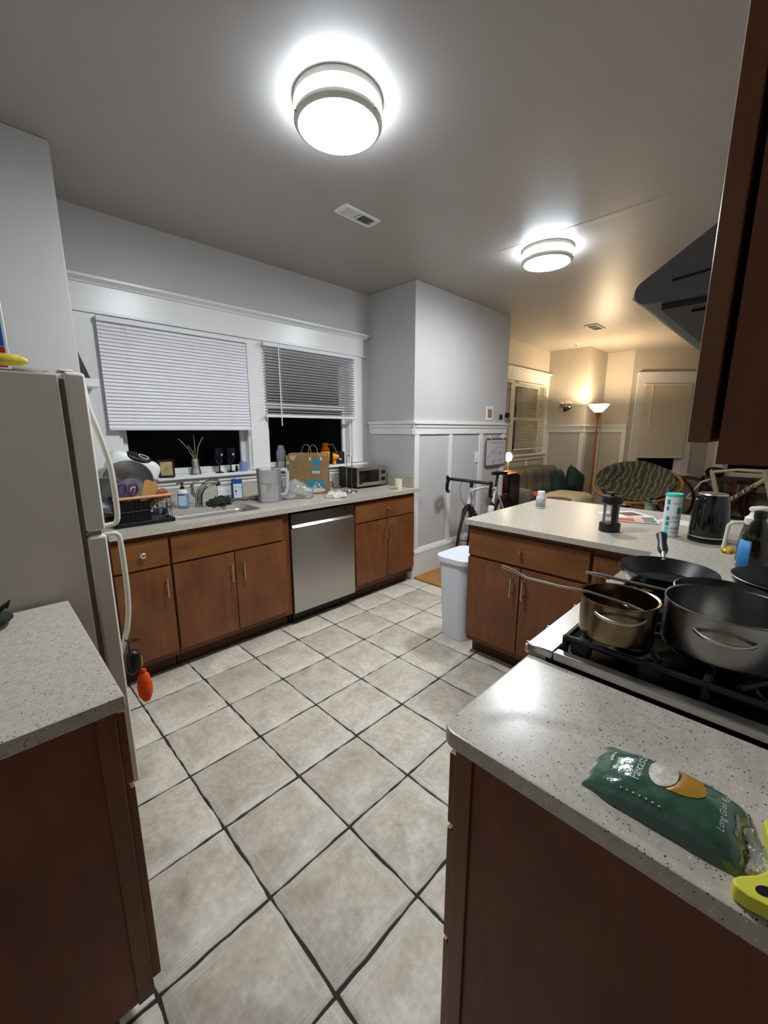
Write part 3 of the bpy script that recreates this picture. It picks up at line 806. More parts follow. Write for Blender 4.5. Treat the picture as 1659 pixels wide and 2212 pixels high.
obj('grate', grate(RX0+.048, 1.280), iron_m, t, world=True)
obj('grate', grate(1.296, RX1-.048), iron_m, t, world=True)
for kx in (.968, 1.09, 1.288, 1.48, 1.60):
    kb = B().lathe([(.020, 0), (.020, .004), (.015, .006), (.013, .027), (.011, .029), (0, .029)], seg=22).rot(Tr(kx, .408, .895) @ Rx(-PI/2))
    k_ = obj('knob', kb, steel_m, t, world=True)
    kk = B().box(-.003, .003, 0, .027, -.0155, .0165, .0015, 1).rot(Tr(kx-t.location.x, .410-t.location.y, .895-t.location.z)); obj('grip', kk, steel_m, k_)

# ================================================================ RANGE HOOD AND WALL CABINET
t = thing('range_hood', 'dark grey range hood with sloped top and black underside', 'range hood', (1.29, 0, 1.66))
HX0, HX1 = .922, 1.662
prof = [(-.253, 1.683), (.225, 1.683)]+arc(.238, 1.706, .022, -PI/2, PI*.27, 8)[0:]+[(.15, 1.79), (-.05, 1.955), (-.253, 2.02)]
obj('shell', B().prism(prof, HX0, HX1, 'YZ', .002), hood_m, t, world=True)
obj('underside', B().box(HX0+.012, HX1-.012, -.24, .215, 1.672, 1.6825), hoodu_m, t, world=True)
for x0 in (HX0+.04, HX0+.39): obj('filter', B().box(x0, x0+.31, -.16, .12, 1.666, 1.6715, .002, 1), steeld_m, t, world=True)
obj('slot', B().box(HX0+.05, HX0+.30, .15, .175, 1.668, 1.6718), black_m, t, world=True)
for p, q in (((.20, 1.716), (.0, 1.735)), ((.115, 1.765), (-.09, 1.93))):
    obj('crease', B().tube([(HX0-.0005, p[0], p[1]), (HX0-.0005, q[0], q[1])], .0022, 6), black_m, t, world=True)
obj('front_lip', B().tube([(HX0+.01, .2605, 1.700), (HX1-.01, .2605, 1.700)], .004, 8), steel_m, t, world=True)

t = thing('wall_cabinet', 'tall dark wood wall cabinet with an overlay door', 'cabinet', (.71, -.1, 1.42))
obj('carcass', B().box(.533, .905, -.254, .058, 1.4225, 2.70), woodd_m, t, world=True)
obj('end_stile', B().box(.5295, .533, .018, .058, 1.4225, 2.70, .0008, 1), woodd_m, t, world=True)
obj('door', B().box(.530, .903, .0645, .0845, 1.4435, 2.69, .003, 2), wood_m, t, world=True)
obj('bumper', B().cyl((.60, .058, 1.50), (.60, .0645, 1.50), .006, seg=8).cyl((.60, .058, 2.5), (.60, .0645, 2.5), .006, seg=8).cyl((.89, .058, 1.55), (.89, .0645, 1.55), .01, seg=8).cyl((.89, .058, 2.5), (.89, .0645, 2.5), .01, seg=8), black_m, t, world=True)
obj('under_lamp', B().box(.60, .84, -.16, -.10, 1.405, 1.422, .003, 1), white_m, t, world=True)

# ================================================================ BIN
t = thing('waste_bin', 'tall white plastic waste bin with a flat lid', 'bin', (2.365, 1.563, 0))
b = B(); rings = []
for sc, z in ((.80, .0), (.815, .006), (1.0, .565)):
    rings.append([b.bm.verts.new((x*sc, y*sc, z)) for x, y in rrect(.335, .255, .075, 6)])
for a, c in zip(rings, rings[1:]):
    n = len(a)
    for i in range(n): b.bm.faces.new((a[i], a[(i+1) % n], c[(i+1) % n], c[i]))
b.bm.faces.new(rings[0]); b.bm.faces.new(rings[-1])
obj('body', b, bin_m, t)
obj('lid', B().prism(rrect(.365, .285, .08, 8), .566, .603, 'XY', .004), bin_m, t)

# ================================================================ WALL PLATES, WHITEBOARD AND WALL BITS
def outlet(label, x, z, w=.115, h=.072):
    t = thing('wall_outlet', label, 'outlet', (x, 3.139, z))
    obj('plate', B().box(-w/2, w/2, -.006, -.0005, -h/2, h/2, .002, 1), white_m, t)
    for dx in (-.028, .028):
        r_ = obj('receptacle', B().box(dx-.017, dx+.017, -.0085, -.006, -.014, .014, .003, 1), white_m, t)
        obj('slot', B().box(dx-.008, dx-.0055, -.0092, -.0085, -.005, .005).box(dx+.0055, dx+.008, -.0092, -.0085, -.005, .005), black_m, r_)
outlet('white double outlet on the splashback behind the dark cloth', 1.365, .985)
outlet('white outlet on the splashback beside the toaster oven', 2.36, .985, .072, .10)
t = thing('light_switch', 'white light switch beside the whiteboard', 'switch', (4.0, 2.5449, 1.155))
obj('plate', B().box(-.038, .038, -.006, -.0005, -.06, .06, .002, 1), white_m, t); obj('rocker', B().box(-.017, .017, -.010, -.006, -.033, .033, .002, 1), white_m, t)
t = thing('whiteboard', 'small whiteboard with grey frame and scribbled notes', 'whiteboard', (4.392, 2.530, 1.04))
wbp_m = mk('whiteboard face', '#cfc9cb', .25); wbf_m = mk('whiteboard frame', '#7c767b', .35, .6); ink_m = mk('marker ink', '#6d6870', .6)
obj('panel', B().box(-.215, .215, -.004, .004, .012, .300), wbp_m, t)
obj('frame', B().tube([(x, 0, z+.156) for x, z in rrect(.455, .312, .03, 5)], .0095, 8, closed=True), wbf_m, t)
for i, stroke in enumerate(([(-.17, .27), (-.12, .275), (-.1, .262), (-.06, .272), (0, .265), (.03, .274), (.09, .268), (.15, .276)], [(-.19, .10), (-.14, .13), (-.11, .17), (-.07, .19), (-.09, .14), (-.06, .15), (-.05, .19)],
        [(.0, .22), (-.005, .15)], [(.05, .21), (.14, .206)], [(.06, .15), (.10, .16), (.11, .12), (.07, .12), (.06, .15)], [(-.08, .06), (-.03, .04), (-.07, .03), (-.02, .08)], [(.03, .065), (.08, .06), (.15, .066)])):
    obj('scribble', B().tube([(x, -.0045, z) for x, z in stroke], .0022, 5), ink_m, t)
for x in (-.13, .13):
    hk = tag(obj('adhesive_hook', B().box(4.392+x-.012, 4.392+x+.012, 2.538, 2.5445, 1.335, 1.395, .004, 1).tube([(4.392+x, 2.538, 1.352), (4.392+x, 2.519, 1.347), (4.392+x, 2.517, 1.362)], .004, 6), white_m), 'white adhesive hook holding the whiteboard corner nearer the %s' % ('light switch' if x < 0 else 'wall end'), 'hook', 'adhesive hooks above the whiteboard')
t = thing('picture_card', 'small white-framed brown picture card above the chair rail', 'picture', (4.225, 2.5449, 1.56))
obj('card', B().box(-.065, .065, -.008, -.0005, 0, .155, .001, 1), white_m, t); obj('print', B().box(-.042, .042, -.0088, -.008, .03, .125), mk('card print', '#a07a4c', .6, nz=.3, ns=40), t)
t = thing('wall_gadget', 'small dark square device stuck above the chair rail', 'device', (4.475, 2.5449, 1.575)); obj('case', B().box(-.035, .035, -.012, -.0005, 0, .06, .004, 1), mk('gadget grey', '#5a5652', .5), t); obj('buttons', B().box(-.024, .024, -.014, -.012, .008, .048), black_m, t)
t = thing('camera_mount', 'small black and grey camera clipped over the chair rail end', 'camera', (4.60, 2.512, 1.539)); obj('body', B().box(-.03, .03, -.02, .02, 0, .05, .006), mk('mount grey', '#6f6b66', .5), t); obj('head', B().box(-.045, .015, -.018, .018, .058, .118, .006), black_m, t); obj('joint', B().cyl((0, 0, .048), (-.01, 0, .062), .01, seg=8), nickel_m, t)
# ================================================================ THINGS ON THE SINK RUN
cream_m = mk('cream ceramic', '#e6dcc4', .3)
blue_m = mk('soap blue', '#5f8fc4', .35); bluel_m = mk('label pale', '#c8d6e2', .45)
dblue_m = mk('carton blue', '#1d4f9e', .4); labw_m = mk('label white', '#dcdde2', .5)
paper_m = mk('kraft paper', '#8a6a45', .75, nz=.12, ns=25, bump=.35, bs=40)
teal_m = mk('printed teal', '#2f7f93', .7); printw_m = mk('printed white', '#cfc8bd', .75)
purple_m = mk('purple plastic', '#5d4a78', .35); purpd_m = mk('dark purple rubber', '#1d1430', .5)
green_m = mk('dark green cloth', '#1c2a22', .9, nz=.3, ns=40)
grey_m = mk('grey plastic', '#5b5a5b', .45); greyl_m = mk('light grey plastic', '#aeb0b2', .4)
leaf_m = mk('leek green', '#75866a', .5, nz=.2, ns=30); leafp_m = mk('leek white', '#cfd3b4', .5)
amber_m = mk('amber plastic', '#c56a08', .15, trans=.6, ior=1.2); orange_m = mk('orange plastic', '#f0a41c', .35)
lime_m = mk('lime lid', '#9dbb3a', .4); cobalt_m = mk('cobalt glass', '#0a0c2a', .05, trans=.35, ior=1.4)
candle_m = mk('blue wax', '#7d8fbe', .55); filmbag_m = film('plastic film', '#ffffff', .74, 1.7, .15)
towel_m = mk('white cloth', '#cfc8bc', .9, nz=.15, ns=20, bump=.3, bs=60)

# ---- dish rack
t = thing('dish_rack', 'black wire dish rack with a wooden rail on a drip tray', 'dish rack', (.655, 2.765, CT))
def L(x, y, z): return (x-.655, y-2.765, z)
x0, x1, y0, y1 = .515, .80, 2.60, 2.865
b = B().box(x0-.655-.012, x1-.655+.012, y0-2.765-.012, y1-2.765+.012, .001, .010, .003, 1)
for a in ((x0-.012, x0-.006, y0-.012, y1+.012), (x1+.006, x1+.012, y0-.012, y1+.012), (x0-.012, x1+.012, y0-.012, y0-.006), (x0-.012, x1+.012, y1+.006, y1+.012)):
    b.box(a[0]-.655, a[1]-.655, a[2]-2.765, a[3]-2.765, .009, .022)
obj('drip_tray', b, black_m, t)
wr = B()
for z in (.022, .085, .148):
    wr.tube([L(*p, z) for p in ((x0, y0), (x1, y0), (x1, y1), (x0, y1))], .003, 6, closed=True)
n = 13
for k in range(n):
    x = x0+(x1-x0)*k/(n-1)
    wr.cyl(L(x, y0, .02), L(x, y0, .15), .0016, seg=5); wr.cyl(L(x, y1, .02), L(x, y1, .15), .0016, seg=5); wr.cyl(L(x, y0, .022), L(x, y1, .022), .0016, seg=5)
for k in range(9):
    y = y0+(y1-y0)*k/8
    wr.cyl(L(x0, y, .02), L(x0, y, .15), .0016, seg=5); wr.cyl(L(x1, y, .02), L(x1, y, .15), .0016, seg=5)
obj('wire_basket', wr, black_m, t)
obj('wooden_rail', B().cyl(L(x0-.01, y0-.004, .162), L(x1+.012, y0-.004, .162), .0085, seg=12), rose_m, t)
for x in (x0+.012, x1-.006): obj('rail_post', B().cyl(L(x, y0-.002, .145), L(x, y0-.004, .16), .003, seg=6), black_m, t)
cp = B()
cx0, cx1, cy0, cy1 = x0+.004, x0+.175, y0+.006, y0+.085
cp.box(cx0-.655, cx1-.655, cy0-2.765, cy0-2.765+.003, .024, .140).box(cx0-.655, cx1-.655, cy1-2.765-.003, cy1-2.765, .024, .140).box(cx0-.655, cx0-.652, cy0-2.762, cy1-2.768, .024, .140).box(cx1-.658, cx1-.655, cy0-2.762, cy1-2.768, .024, .140).box(cx0-.655, cx1-.655, cy0-2.765, cy1-2.765, .024, .027)
obj('cutlery_caddy', cp, black_m, t)
# ---- the white appliance behind it
t = thing('rice_cooker', 'white tilted plastic appliance cover with a black oval panel', 'appliance', (.712, 2.968, CT+.001))
Ma = Tr(0, 0, .300) @ Ry(.42)
obj('base', B().prism(rrect(.21, .13, .04), 0, .19, 'XY', .006), white_m, t)
obj('shell', B().sup((0, 0, 0), (.150, .072, .085), .55, .6, 32, 16, M=Ma), white_m, t)
obj('groove', B().sup((0, 0, 0), (.1515, .0735, .012), .5, .6, 32, 8, M=Tr(0, 0, .270) @ Ry(.42)), greyl_m, t)
PZ = Tr(.036, -.034, .362) @ Rz(.15) @ Ry(.36) @ Rx(.62)
pn = obj('panel', B().sup((0, 0, 0), (.088, .046, .020), .8, .9, 32, 12, M=PZ), black_m, t)
ring = B().tube([(PZ @ Vector((.014+.030*math.cos(a), -.004+.019*math.sin(a), .0185))) for a in [k*2*PI/28 for k in range(28)]], .0030, 6, closed=True)
obj('dial_ring', ring, white_m, pn)
# ---- bowl, colander and utensils
t = tag(obj('mixing_bowl', B().lathe([(.04, 0), (.075, .012), (.118, .06), (.137, .11), (.142, .112), (.140, .108), (.121, .058), (.076, .008), (0, -.004)], seg=36).rot(Tr(.665, 2.845, 1.105) @ Rz(-.45) @ Rx(1.15)), steel_m), 'steel mixing bowl standing on edge in the dish rack', 'bowl')
t = tag(obj('colander', B().lathe([(.03, 0), (.07, .02), (.095, .06), (.10, .09), (.107, .092), (.099, .088), (.092, .058), (.066, .016), (0, -.004)], seg=30).rot(Tr(.553, 2.76, 1.11) @ Rz(-.5) @ Rx(1.7)), greyl_m), 'grey plastic strainer leaning in the dish rack behind the fridge handle', 'strainer')
# items stand in the caddy, leaning
t = thing('scissors', 'purple-handled kitchen scissors standing in the cutlery caddy', 'scissors', (.570, 2.640, CT+.030))
for s_ in (-1, 1):
    pts = [(s_*.022+.024*math.cos(a)+s_*.006, 0, .185+.033*math.sin(a)) for a in [k*2*PI/20 for k in range(20)]]
    h_ = obj('finger_loop', B().tube(pts, .0085, 8, closed=True), purple_m, t)
    obj('grip_lining', B().tube([(p[0]*.9+s_*.0032, -.004, .185+(p[2]-.185)*.74) for p in pts], .0045, 6, closed=True), purpd_m, h_)
    obj('blade', B().prism([(s_*.012, .15), (s_*.004, .155), (-s_*.002, .01), (s_*.004, .0)], -.002*s_, -.002*s_+.0018, 'XZ'), steel_m, t)
t.rotation_euler = (.1, .1, 0)
t = thing('peeler', 'red and clear handled kitchen tool leaning on the steel bowl', 'utensil', (.575, 2.69, CT+.05)); obj('handle', B().box(-.012, .012, -.005, .005, 0, .17, .004, 2), mk('red handle', '#8e1f33', .3), t); obj('edge_strip', B().box(-.002, .002, -.008, -.005, .06, .165), labw_m, t); t.rotation_euler = (.1, .38, 0)
t = thing('spatula', 'broad wooden spatula standing in the dish rack', 'spatula', (.630, 2.645, CT+.03))
obj('blade', B().prism([(-.012, .0), (.012, .0), (.020, .10), (.043, .16), (.046, .225), (.030, .232), (-.016, .235), (-.030, .225), (-.028, .16), (-.018, .10)], -.004, .004, 'XZ', .002), beech_m, t); t.rotation_euler = (.05, .36, .1)
t = thing('spatula', 'second wooden spatula with a notched end in the dish rack', 'spatula', (.66, 2.665, CT+.03))
obj('blade', B().prism([(-.01, 0), (.01, 0), (.016, .10), (.036, .14), (.038, .19), (.02, .192), (.014, .176), (.0, .195), (-.024, .19), (-.026, .14), (-.016, .10)], -.004, .004, 'XZ', .002), beech_m, t); t.rotation_euler = (.02, .55, .15)
t = thing('wooden_spoon', 'dark red wooden spoon resting over the dish rack rail', 'spoon', (.665, 2.63, CT+.05))
obj('bowl', B().sup((0, 0, .148), (.030, .013, .042), .9, .9, 18, 10), redwood_m, t); obj('handle', B().cyl((0, 0, .0), (0, 0, .115), .006, .007, seg=8), redwood_m, t); t.rotation_euler = (0, .72, .05)
t = thing('tongs', 'black handled kitchen tongs in the cutlery caddy', 'tongs', (.615, 2.632, CT+.04)); obj('handle', B().box(-.008, .008, -.006, .006, 0, .16, .004, 2), black_m, t); t.rotation_euler = (0, .75, 0)
t = thing('knife', 'dark purple handled knife leaning out of the rack corner', 'knife', (.585, 2.66, CT+.05)); obj('handle', B().box(-.010, .010, -.006, .006, .03, .15, .004, 2), purpd_m, t); obj('ferrule', B().box(-.0105, .0105, -.0065, .0065, .085, .10), nickel_m, t); t.rotation_euler = (0, -.6, 0)
t = thing('drinking_glass', 'clear drinking glass lying inside the wire rack', 'glass', (.745, 2.645, CT+.062)); g_ = B().lathe([(.026, 0), (.031, .085), (.0295, .085), (.0245, .004), (0, .004)], seg=22); obj('tumbler', g_.rot(Rx(PI/2) @ Tr(0, 0, -.045)), glass_m, t)
t = tag(obj('measuring_cup', B().lathe([(.028, 0), (.033, .07), (.031, .07), (.0265, .003), (0, .003)], (.775, 2.70, CT+.026), 22).tube([(.806, 2.70, CT+.085), (.826, 2.70, CT+.08), (.826, 2.70, CT+.045), (.804, 2.70, CT+.04)], .004, 6), plasticclear_m), 'clear measuring cup at the open end of the rack', 'cup')
# ---- window sill things
SZ = 1.131
t = thing('framed_picture', 'small black picture frame with a sepia landscape on the sill', 'picture frame', (.945, 3.095, SZ))
obj('frame', B().box(-.052, .052, -.008, .008, 0, .118, .003, 1).box(-.058, .058, -.012, .012, .116, .122), darkwood_m, t)
obj('picture', B().box(-.038, .038, -.0095, -.008, .012, .106), mk('sepia print', '#a79468', .5, nz=.35, ns=25), t); t.rotation_euler = (-.06, 0, -.1)
t = thing('glass_vase', 'clear glass vase of water on the window sill', 'vase', (1.161, 3.142, SZ))
obj('vase', B().lathe([(.036, 0), (.038, .004), (.034, .03), (.026, .06), (.027, .115), (.0255, .115), (.0245, .06), (.031, .03), (.033, .008), (0, .006)], seg=26), glass_m, t)
obj('water', B().lathe([(.031, .009), (.030, .03), (.0235, .06), (0, .06)], seg=22), plasticclear_m, t)
t = thing('green_onion', 'green onion shoots growing in the glass vase', 'green onion', (1.161, 3.142, SZ+.012))
for (pts, m) in (([(0, 0, 0), (-.005, 0, .10), (-.045, -.005, .18), (-.10, -.01, .245), (-.112, -.012, .25)], leaf_m), ([(.004, 0, 0), (.004, 0, .1), (.006, 0, .2), (.004, 0, .275)], leaf_m), ([(.01, 0, 0), (.012, 0, .1), (.03, 0, .19), (.065, -.004, .255), (.078, -.005, .258)], leaf_m), ([(-.006, 0, 0), (-.004, .0, .09), (-.015, .0, .16), (-.04, -.0, .20), (-.045, 0, .175)], leaf_m)):
    obj('leaf', B().tube(pts, [.0045]+[.0034]*(len(pts)-2)+[.0016], 7), m, t)
for dx in (-.006, .005, .011): obj('stalk', B().cyl((dx, 0, 0), (dx*.7, 0, .10), .0065, .005, seg=8), leafp_m, t)
def goblet(x, label):
    t = thing('goblet', label, 'goblet', (x*1.0165, 3.137, SZ), group='cobalt goblets on the sill')
    obj('foot_and_stem', B().lathe([(.034, 0), (.033, .003), (.008, .009), (.005, .02), (.005, .055), (.009, .068)], seg=24), cobalt_m, t)
    bw = obj('bowl', B().lathe([(.009, .068), (.024, .085), (.036, .12), (.038, .15), (.032, .188), (.0305, .188), (.036, .15), (.034, .12), (.022, .088), (0, .078)], seg=26), cobalt_m, t)
    obj('painted_dot', B().sup((.008, -.037, .138), (.009, .003, .009), 1, 1, 10, 6), mk('yellow paint', '#c9b23c', .4), bw)
goblet(1.316, 'dark cobalt glass goblet with a yellow dot, beside the vase'); goblet(1.404, 'dark cobalt glass goblet with a yellow dot, beside the blue candle')
t = thing('figurine', 'tiny dark figurine between goblet and candle', 'figurine', (1.476, 3.140, SZ)); obj('figure', B().lathe([(.010, 0), (.012, .012), (.007, .03), (.010, .04), (.006, .05), (0, .054)], seg=12).jit(.002, 60), darkwood_m, t)
t = thing('candle', 'blue pillar candle at the end of the sill', 'candle', (1.533, 3.137, SZ)); obj('wax', B().lathe([(.031, 0), (.032, .004), (.032, .066), (.029, .072), (.010, .070), (0, .068)], seg=26), candle_m, t); obj('wick', B().tube([(0, 0, .068), (-.004, 0, .076), (-.018, 0, .078)], .0022, 6), darkwood_m, t)
t = thing('glass_jar', 'empty clear square glass jar on the sill', 'jar', (1.876, 3.132, SZ))
obj('jar', B().lathe([(.034, 0), (.040, .006), (.041, .13), (.038, .15), (.027, .170), (.027, .195), (.0245, .195), (.0245, .168), (.035, .148), (.038, .13), (.037, .008), (0, .006)], seg=24), glass_m, t); obj('neck_ring', B().lathe([(.0285, .176), (.0295, .18), (.0285, .184)], seg=24, cap=False), glass_m, t)
t = thing('lime_lid', 'round lime green lid leaning between jar and paper bag', 'lid', (1.937, 3.152, SZ)); obj('disc', B().lathe([(.030, -.006), (.036, -.005), (.036, .005), (.030, .006)], seg=28).rot(Tr(0, 0, .072) @ Rz(-.9) @ Ry(PI/2)), lime_m, t); obj('stand', B().lathe([(.02, .0), (.022, .012), (.012, .037)], seg=20), white_m, t)
t = thing('amber_bottle', 'amber plastic drinking bottle with an orange label behind the paper bag', 'bottle', (2.354, 3.142, SZ))
obj('bottle', B().lathe([(.036, 0), (.040, .006), (.040, .14), (.036, .155), (.027, .165), (.027, .20), (.025, .204)], seg=24), amber_m, t); obj('label', B().lathe([(.0405, .04), (.0405, .125)], seg=24, cap=False), orange_m, t, solid=.0006)
obj('strap', B().tube([(.028, -.01, .19), (.06, -.03, .19), (.085, -.045, .15), (.095, -.05, .11)], .004, 6, flat=.4), cream_m, t)
t = thing('orange_funnel', 'orange plastic funnel lying beside the paper bag', 'funnel', (2.446, 3.124, SZ+.001)); obj('cone', B().lathe([(.034, -.012), (.036, -.010), (.022, .03), (.010, .045), (.009, .045), (.020, .028), (.032, -.010)], seg=26, cap=False).rot(Tr(0, 0, .072) @ Rz(-.75) @ Ry(PI/2) @ Rz(0)), orange_m, t); obj('foot', B().box(-.012, .012, -.012, .012, 0, .036), orange_m, t)
t = thing('tea_box', 'dark box with a pale print at the sill corner', 'box', (2.516, 3.177, SZ)); obj('carton', B().box(-.075, .075, -.03, .03, 0, .115, .001, 1), mk('dark carton', '#17121c', .45, nz=.4, ns=12), t); obj('print', B().sup((.02, -.0305, .045), (.018, .001, .008), .8, .8, 12, 6), greyl_m, t)

# ---- soap, faucet, cloth, brush, carton, pitcher
t = thing('soap_bottle', 'blue and white pump soap bottle beside the faucet', 'soap bottle', (1.000, 2.985, CT+.001))
obj('bottle', B().prism(rrect(.070, .044, .018), 0, .105, 'XY', .006), blue_m, t); obj('shoulder', B().lathe([(.033, .104), (.03, .122), (.016, .132), (.013, .136)], seg=22), white_m, t)
obj('label', B().box(-.026, .026, -.0235, -.0222, .02, .09, .001, 1), bluel_m, t); pu = obj('pump', B().lathe([(.015, .134), (.015, .150), (.006, .152), (.005, .172), (.012, .173), (.012, .180)], seg=16), darkwood_m, t); obj('spout', B().tube([(0, 0, .176), (-.02, -.006, .177), (-.034, -.01, .172)], .0042, 6), darkwood_m, pu)
t.rotation_euler[2] = -.55
t = thing('faucet', 'chrome single-lever kitchen faucet behind the sink', 'faucet', (1.092, 2.952, CT+.0005))
obj('base', B().lathe([(.030, 0), (.030, .006), (.024, .012), (.023, .075), (.021, .085)], seg=24), chrome_m, t)
obj('neck', B().tube([(0, 0, .05), (.004, -.003, .09), (.022, -.014, .128), (.05, -.03, .158)], [.025, .025, .022, .020], 20), chrome_m, t)
sh = obj('spray_head', B().tube([(.030, -.018, .148), (.06, -.036, .168), (.095, -.058, .180), (.118, -.072, .176)], [.019, .022, .024, .023], 20), chrome_m, t)
obj('nozzle', B().tube([(.112, -.068, .172), (.118, -.074, .150)], [.018, .015], 16), black_m, sh)
obj('lever', B().tube([(-.004, .004, .06), (-.030, .018, .10), (-.034, .020, .15), (-.016, .008, .182), (.012, -.006, .186)], [.013, .014, .012, .010, .007], 14), chrome_m, t)
t = tag(obj('dish_cloth', B().sup((1.215, 2.915, CT+.024), (.085, .045, .034), .9, .8, 60, 28).jit(.030, 24, 2).jit(.008, 60, 5), green_m), 'crumpled dark green dish cloth behind the sink', 'cloth')
for v in t.data.vertices: v.co.z = max(v.co.z, CT+.0015)
t = thing('dish_brush', 'dark grey dish brush lying beyond the cloth', 'brush', (1.42, 2.965, CT+.014)); obj('handle', B().tube([(-.13, .03, 0), (-.02, .01, .004), (.05, -.012, .002)], [.009, .011, .013], 10), grey_m, t); obj('head', B().sup((.095, -.03, .006), (.048, .026, .018), .7, .7, 20, 10, M=Rz(-.4)), grey_m, t); obj('bristles', B().sup((.105, -.034, .022), (.032, .018, .010), .6, .6, 16, 8, M=Rz(-.4)), labw_m, t)
t = tag(obj('blue_rag', B().sup((1.285, 2.965, CT+.016), (.05, .022, .012), .8, .8, 24, 10).jit(.004, 25, 5), mk('blue rag', '#3d5f7d', .9)), 'small blue rag between dark cloth and brush', 'cloth')
t = thing('soap_carton', 'blue and white soap carton against the splashback', 'carton', (1.448, 3.095, CT+.001))
obj('carton', B().box(-.036, .036, -.024, .024, 0, .158, .003, 1), dblue_m, t); lb = obj('label', B().box(-.0305, .0305, -.0252, -.024, .008, .122), labw_m, t)
obj('lettering', letters('BATH SOAP', .046, lambda u, v: (u, -.0256, .098+v)), black_m, lb, smooth=False); obj('drawing', B().box(-.016, -.012, -.0256, -.0252, .03, .07).box(-.020, -.008, -.0256, -.0252, .06, .072), black_m, lb); obj('spout', B().cyl((.0, 0, .158), (.0, 0, .168), .012, seg=14), labw_m, t)
t.rotation_euler[2] = -.35
t = thing('filter_pitcher', 'clear plastic water filter pitcher with a handle', 'pitcher', (1.565, 2.80, CT+.001))
def ov(r, z): return [(x, y, z) for x, y in [(r*1.0*math.cos(a), r*.82*math.sin(a)) for a in [k*2*PI/32 for k in range(32)]]]
def oval_lathe(prof):
    b = B(); rings = [[b.bm.verts.new(p) for p in ov(r, z)] for r, z in prof]
    for a, c in zip(rings, rings[1:]):
        for i in range(32): b.bm.faces.new((a[i], a[(i+1) % 32], c[(i+1) % 32], c[i]))
    b.bm.faces.new(rings[0]); b.bm.faces.new(rings[-1]); return b
pit_m = film('smoky clear plastic', '#ffffff', .80, 1.4)
obj('jug', oval_lathe([(.084, 0), (.087, .006), (.092, .243), (.089, .243), (.084, .010), (.080, .008)]), pit_m, t)
obj('reservoir', oval_lathe([(.072, .135), (.086, .150), (.0885, .238), (.086, .238), (.083, .153), (.068, .138)]), film('reservoir plastic', '#f4f3fb', .70, 1.4), t)
obj('filter', B().lathe([(.02, .07), (.024, .075), (.024, .135), (.018, .14)], (0, 0, 0), 18), labw_m, t)
obj('lid', oval_lathe([(.094, .2435), (.095, .248), (.088, .256), (.03, .258)]), pit_m, t)
obj('handle', B().tube([(.082, -.02, .238), (.115, -.03, .242), (.132, -.034, .22), (.128, -.033, .10), (.112, -.03, .055), (.084, -.02, .05)], .010, 8, flat=1.4), film('lilac plastic', '#dcd8e8', .4, 1.4), t)
t.rotation_euler[2] = -.25
t = thing('drinking_glass', 'clear tumbler behind the produce bag', 'glass', (1.83, 3.02, CT+.001)); obj('tumbler', B().lathe([(.026, 0), (.034, .12), (.0325, .12), (.0245, .005), (0, .005)], seg=24), glass_m, t)

# ---- kraft paper bag
t = thing('paper_bag', 'brown kraft paper shopping bag with blue and white print', 'paper bag', (2.045, 2.965, CT+.001), -.745)
BW, BD, BH = .335, .165, .342
def bagf(side):
    b = B()
    return b
pb = B(); n = 14
ringz = [k/12 for k in range(13)]
def bag_ring(f):
    z = f*BH; tap = 1-.03*f; out = []
    W_, D_ = BW*tap/2, BD*(1-.25*f)/2
    for (xa, ya, xb, yb) in ((-W_, -D_, W_, -D_), (W_, -D_, W_, D_), (W_, D_, -W_, D_), (-W_, D_, -W_, -D_)):
        for k in range(8):
            q = k/8; x, y = xa+(xb-xa)*q, ya+(yb-ya)*q
            nn = noise.noise((x*11, z*11, y*9))*.007*min(1, f*4+.2)
            if abs(xa-xb) < 1e-6: x -= math.copysign(.02*f*(1-abs(2*q-1)), x)
            out.append((x, y+nn, z+(.004*noise.noise((x*20, 3, 1)) if f == 1 else 0)))
    return out
rings = [[pb.bm.verts.new(p) for p in bag_ring(f)] for f in ringz]
for a, c in zip(rings, rings[1:]):
    for i in range(32): pb.bm.faces.new((a[i], a[(i+1) % 32], c[(i+1) % 32], c[i]))
pb.bm.faces.new(rings[0])
obj('bag', pb, paper_m, t, solid=.0012)
def bag_y(u, z):
    f = z/BH; return -BD*(1-.25*f)/2+noise.noise((u*11, z*11, (-BD*(1-.25*f)/2)*9))*.007*min(1, f*4+.2)-.0025
def patch(poly, m, name='print'):
    b = B(); n_ = len(poly); cx = sum(p[0] for p in poly)/n_; cz = sum(p[1] for p in poly)/n_
    rr = [[b.bm.verts.new((cx+(x-cx)*s_, bag_y(cx+(x-cx)*s_, cz+(z-cz)*s_), cz+(z-cz)*s_)) for x, z in poly] for s_ in (1, .75, .5, .25)]
    for a, c in zip(rr, rr[1:]):
        for i in range(n_): b.bm.faces.new((a[i], a[(i+1) % n_], c[(i+1) % n_], c[i]))
    b.bm.faces.new(rr[-1]); return obj(name, b, m, t)
def circ(cx, cz, rx, rz, n=18, a0=0, a1=2*PI): return [(cx+rx*math.cos(a0+(a1-a0)*k/n), cz+rz*math.sin(a0+(a1-a0)*k/n)) for k in range(n if a1-a0 > 6.2 else n+1)]
def rect(x0, x1, z0, z1): return [(x0+(x1-x0)*k/5, z0) for k in range(6)]+[(x1-(x1-x0)*k/5, z1) for k in range(6)]
patch(circ(.065, .275, .036, .032), teal_m); patch([(.028, .292), (.018, .318), (.008, .29), (.022, .282)], printw_m); patch([(.102, .292), (.112, .318), (.122, .29), (.108, .282)], printw_m)
patch(rect(.035, .10, .205, .235), teal_m); patch(rect(.035, .10, .172, .196), printw_m)
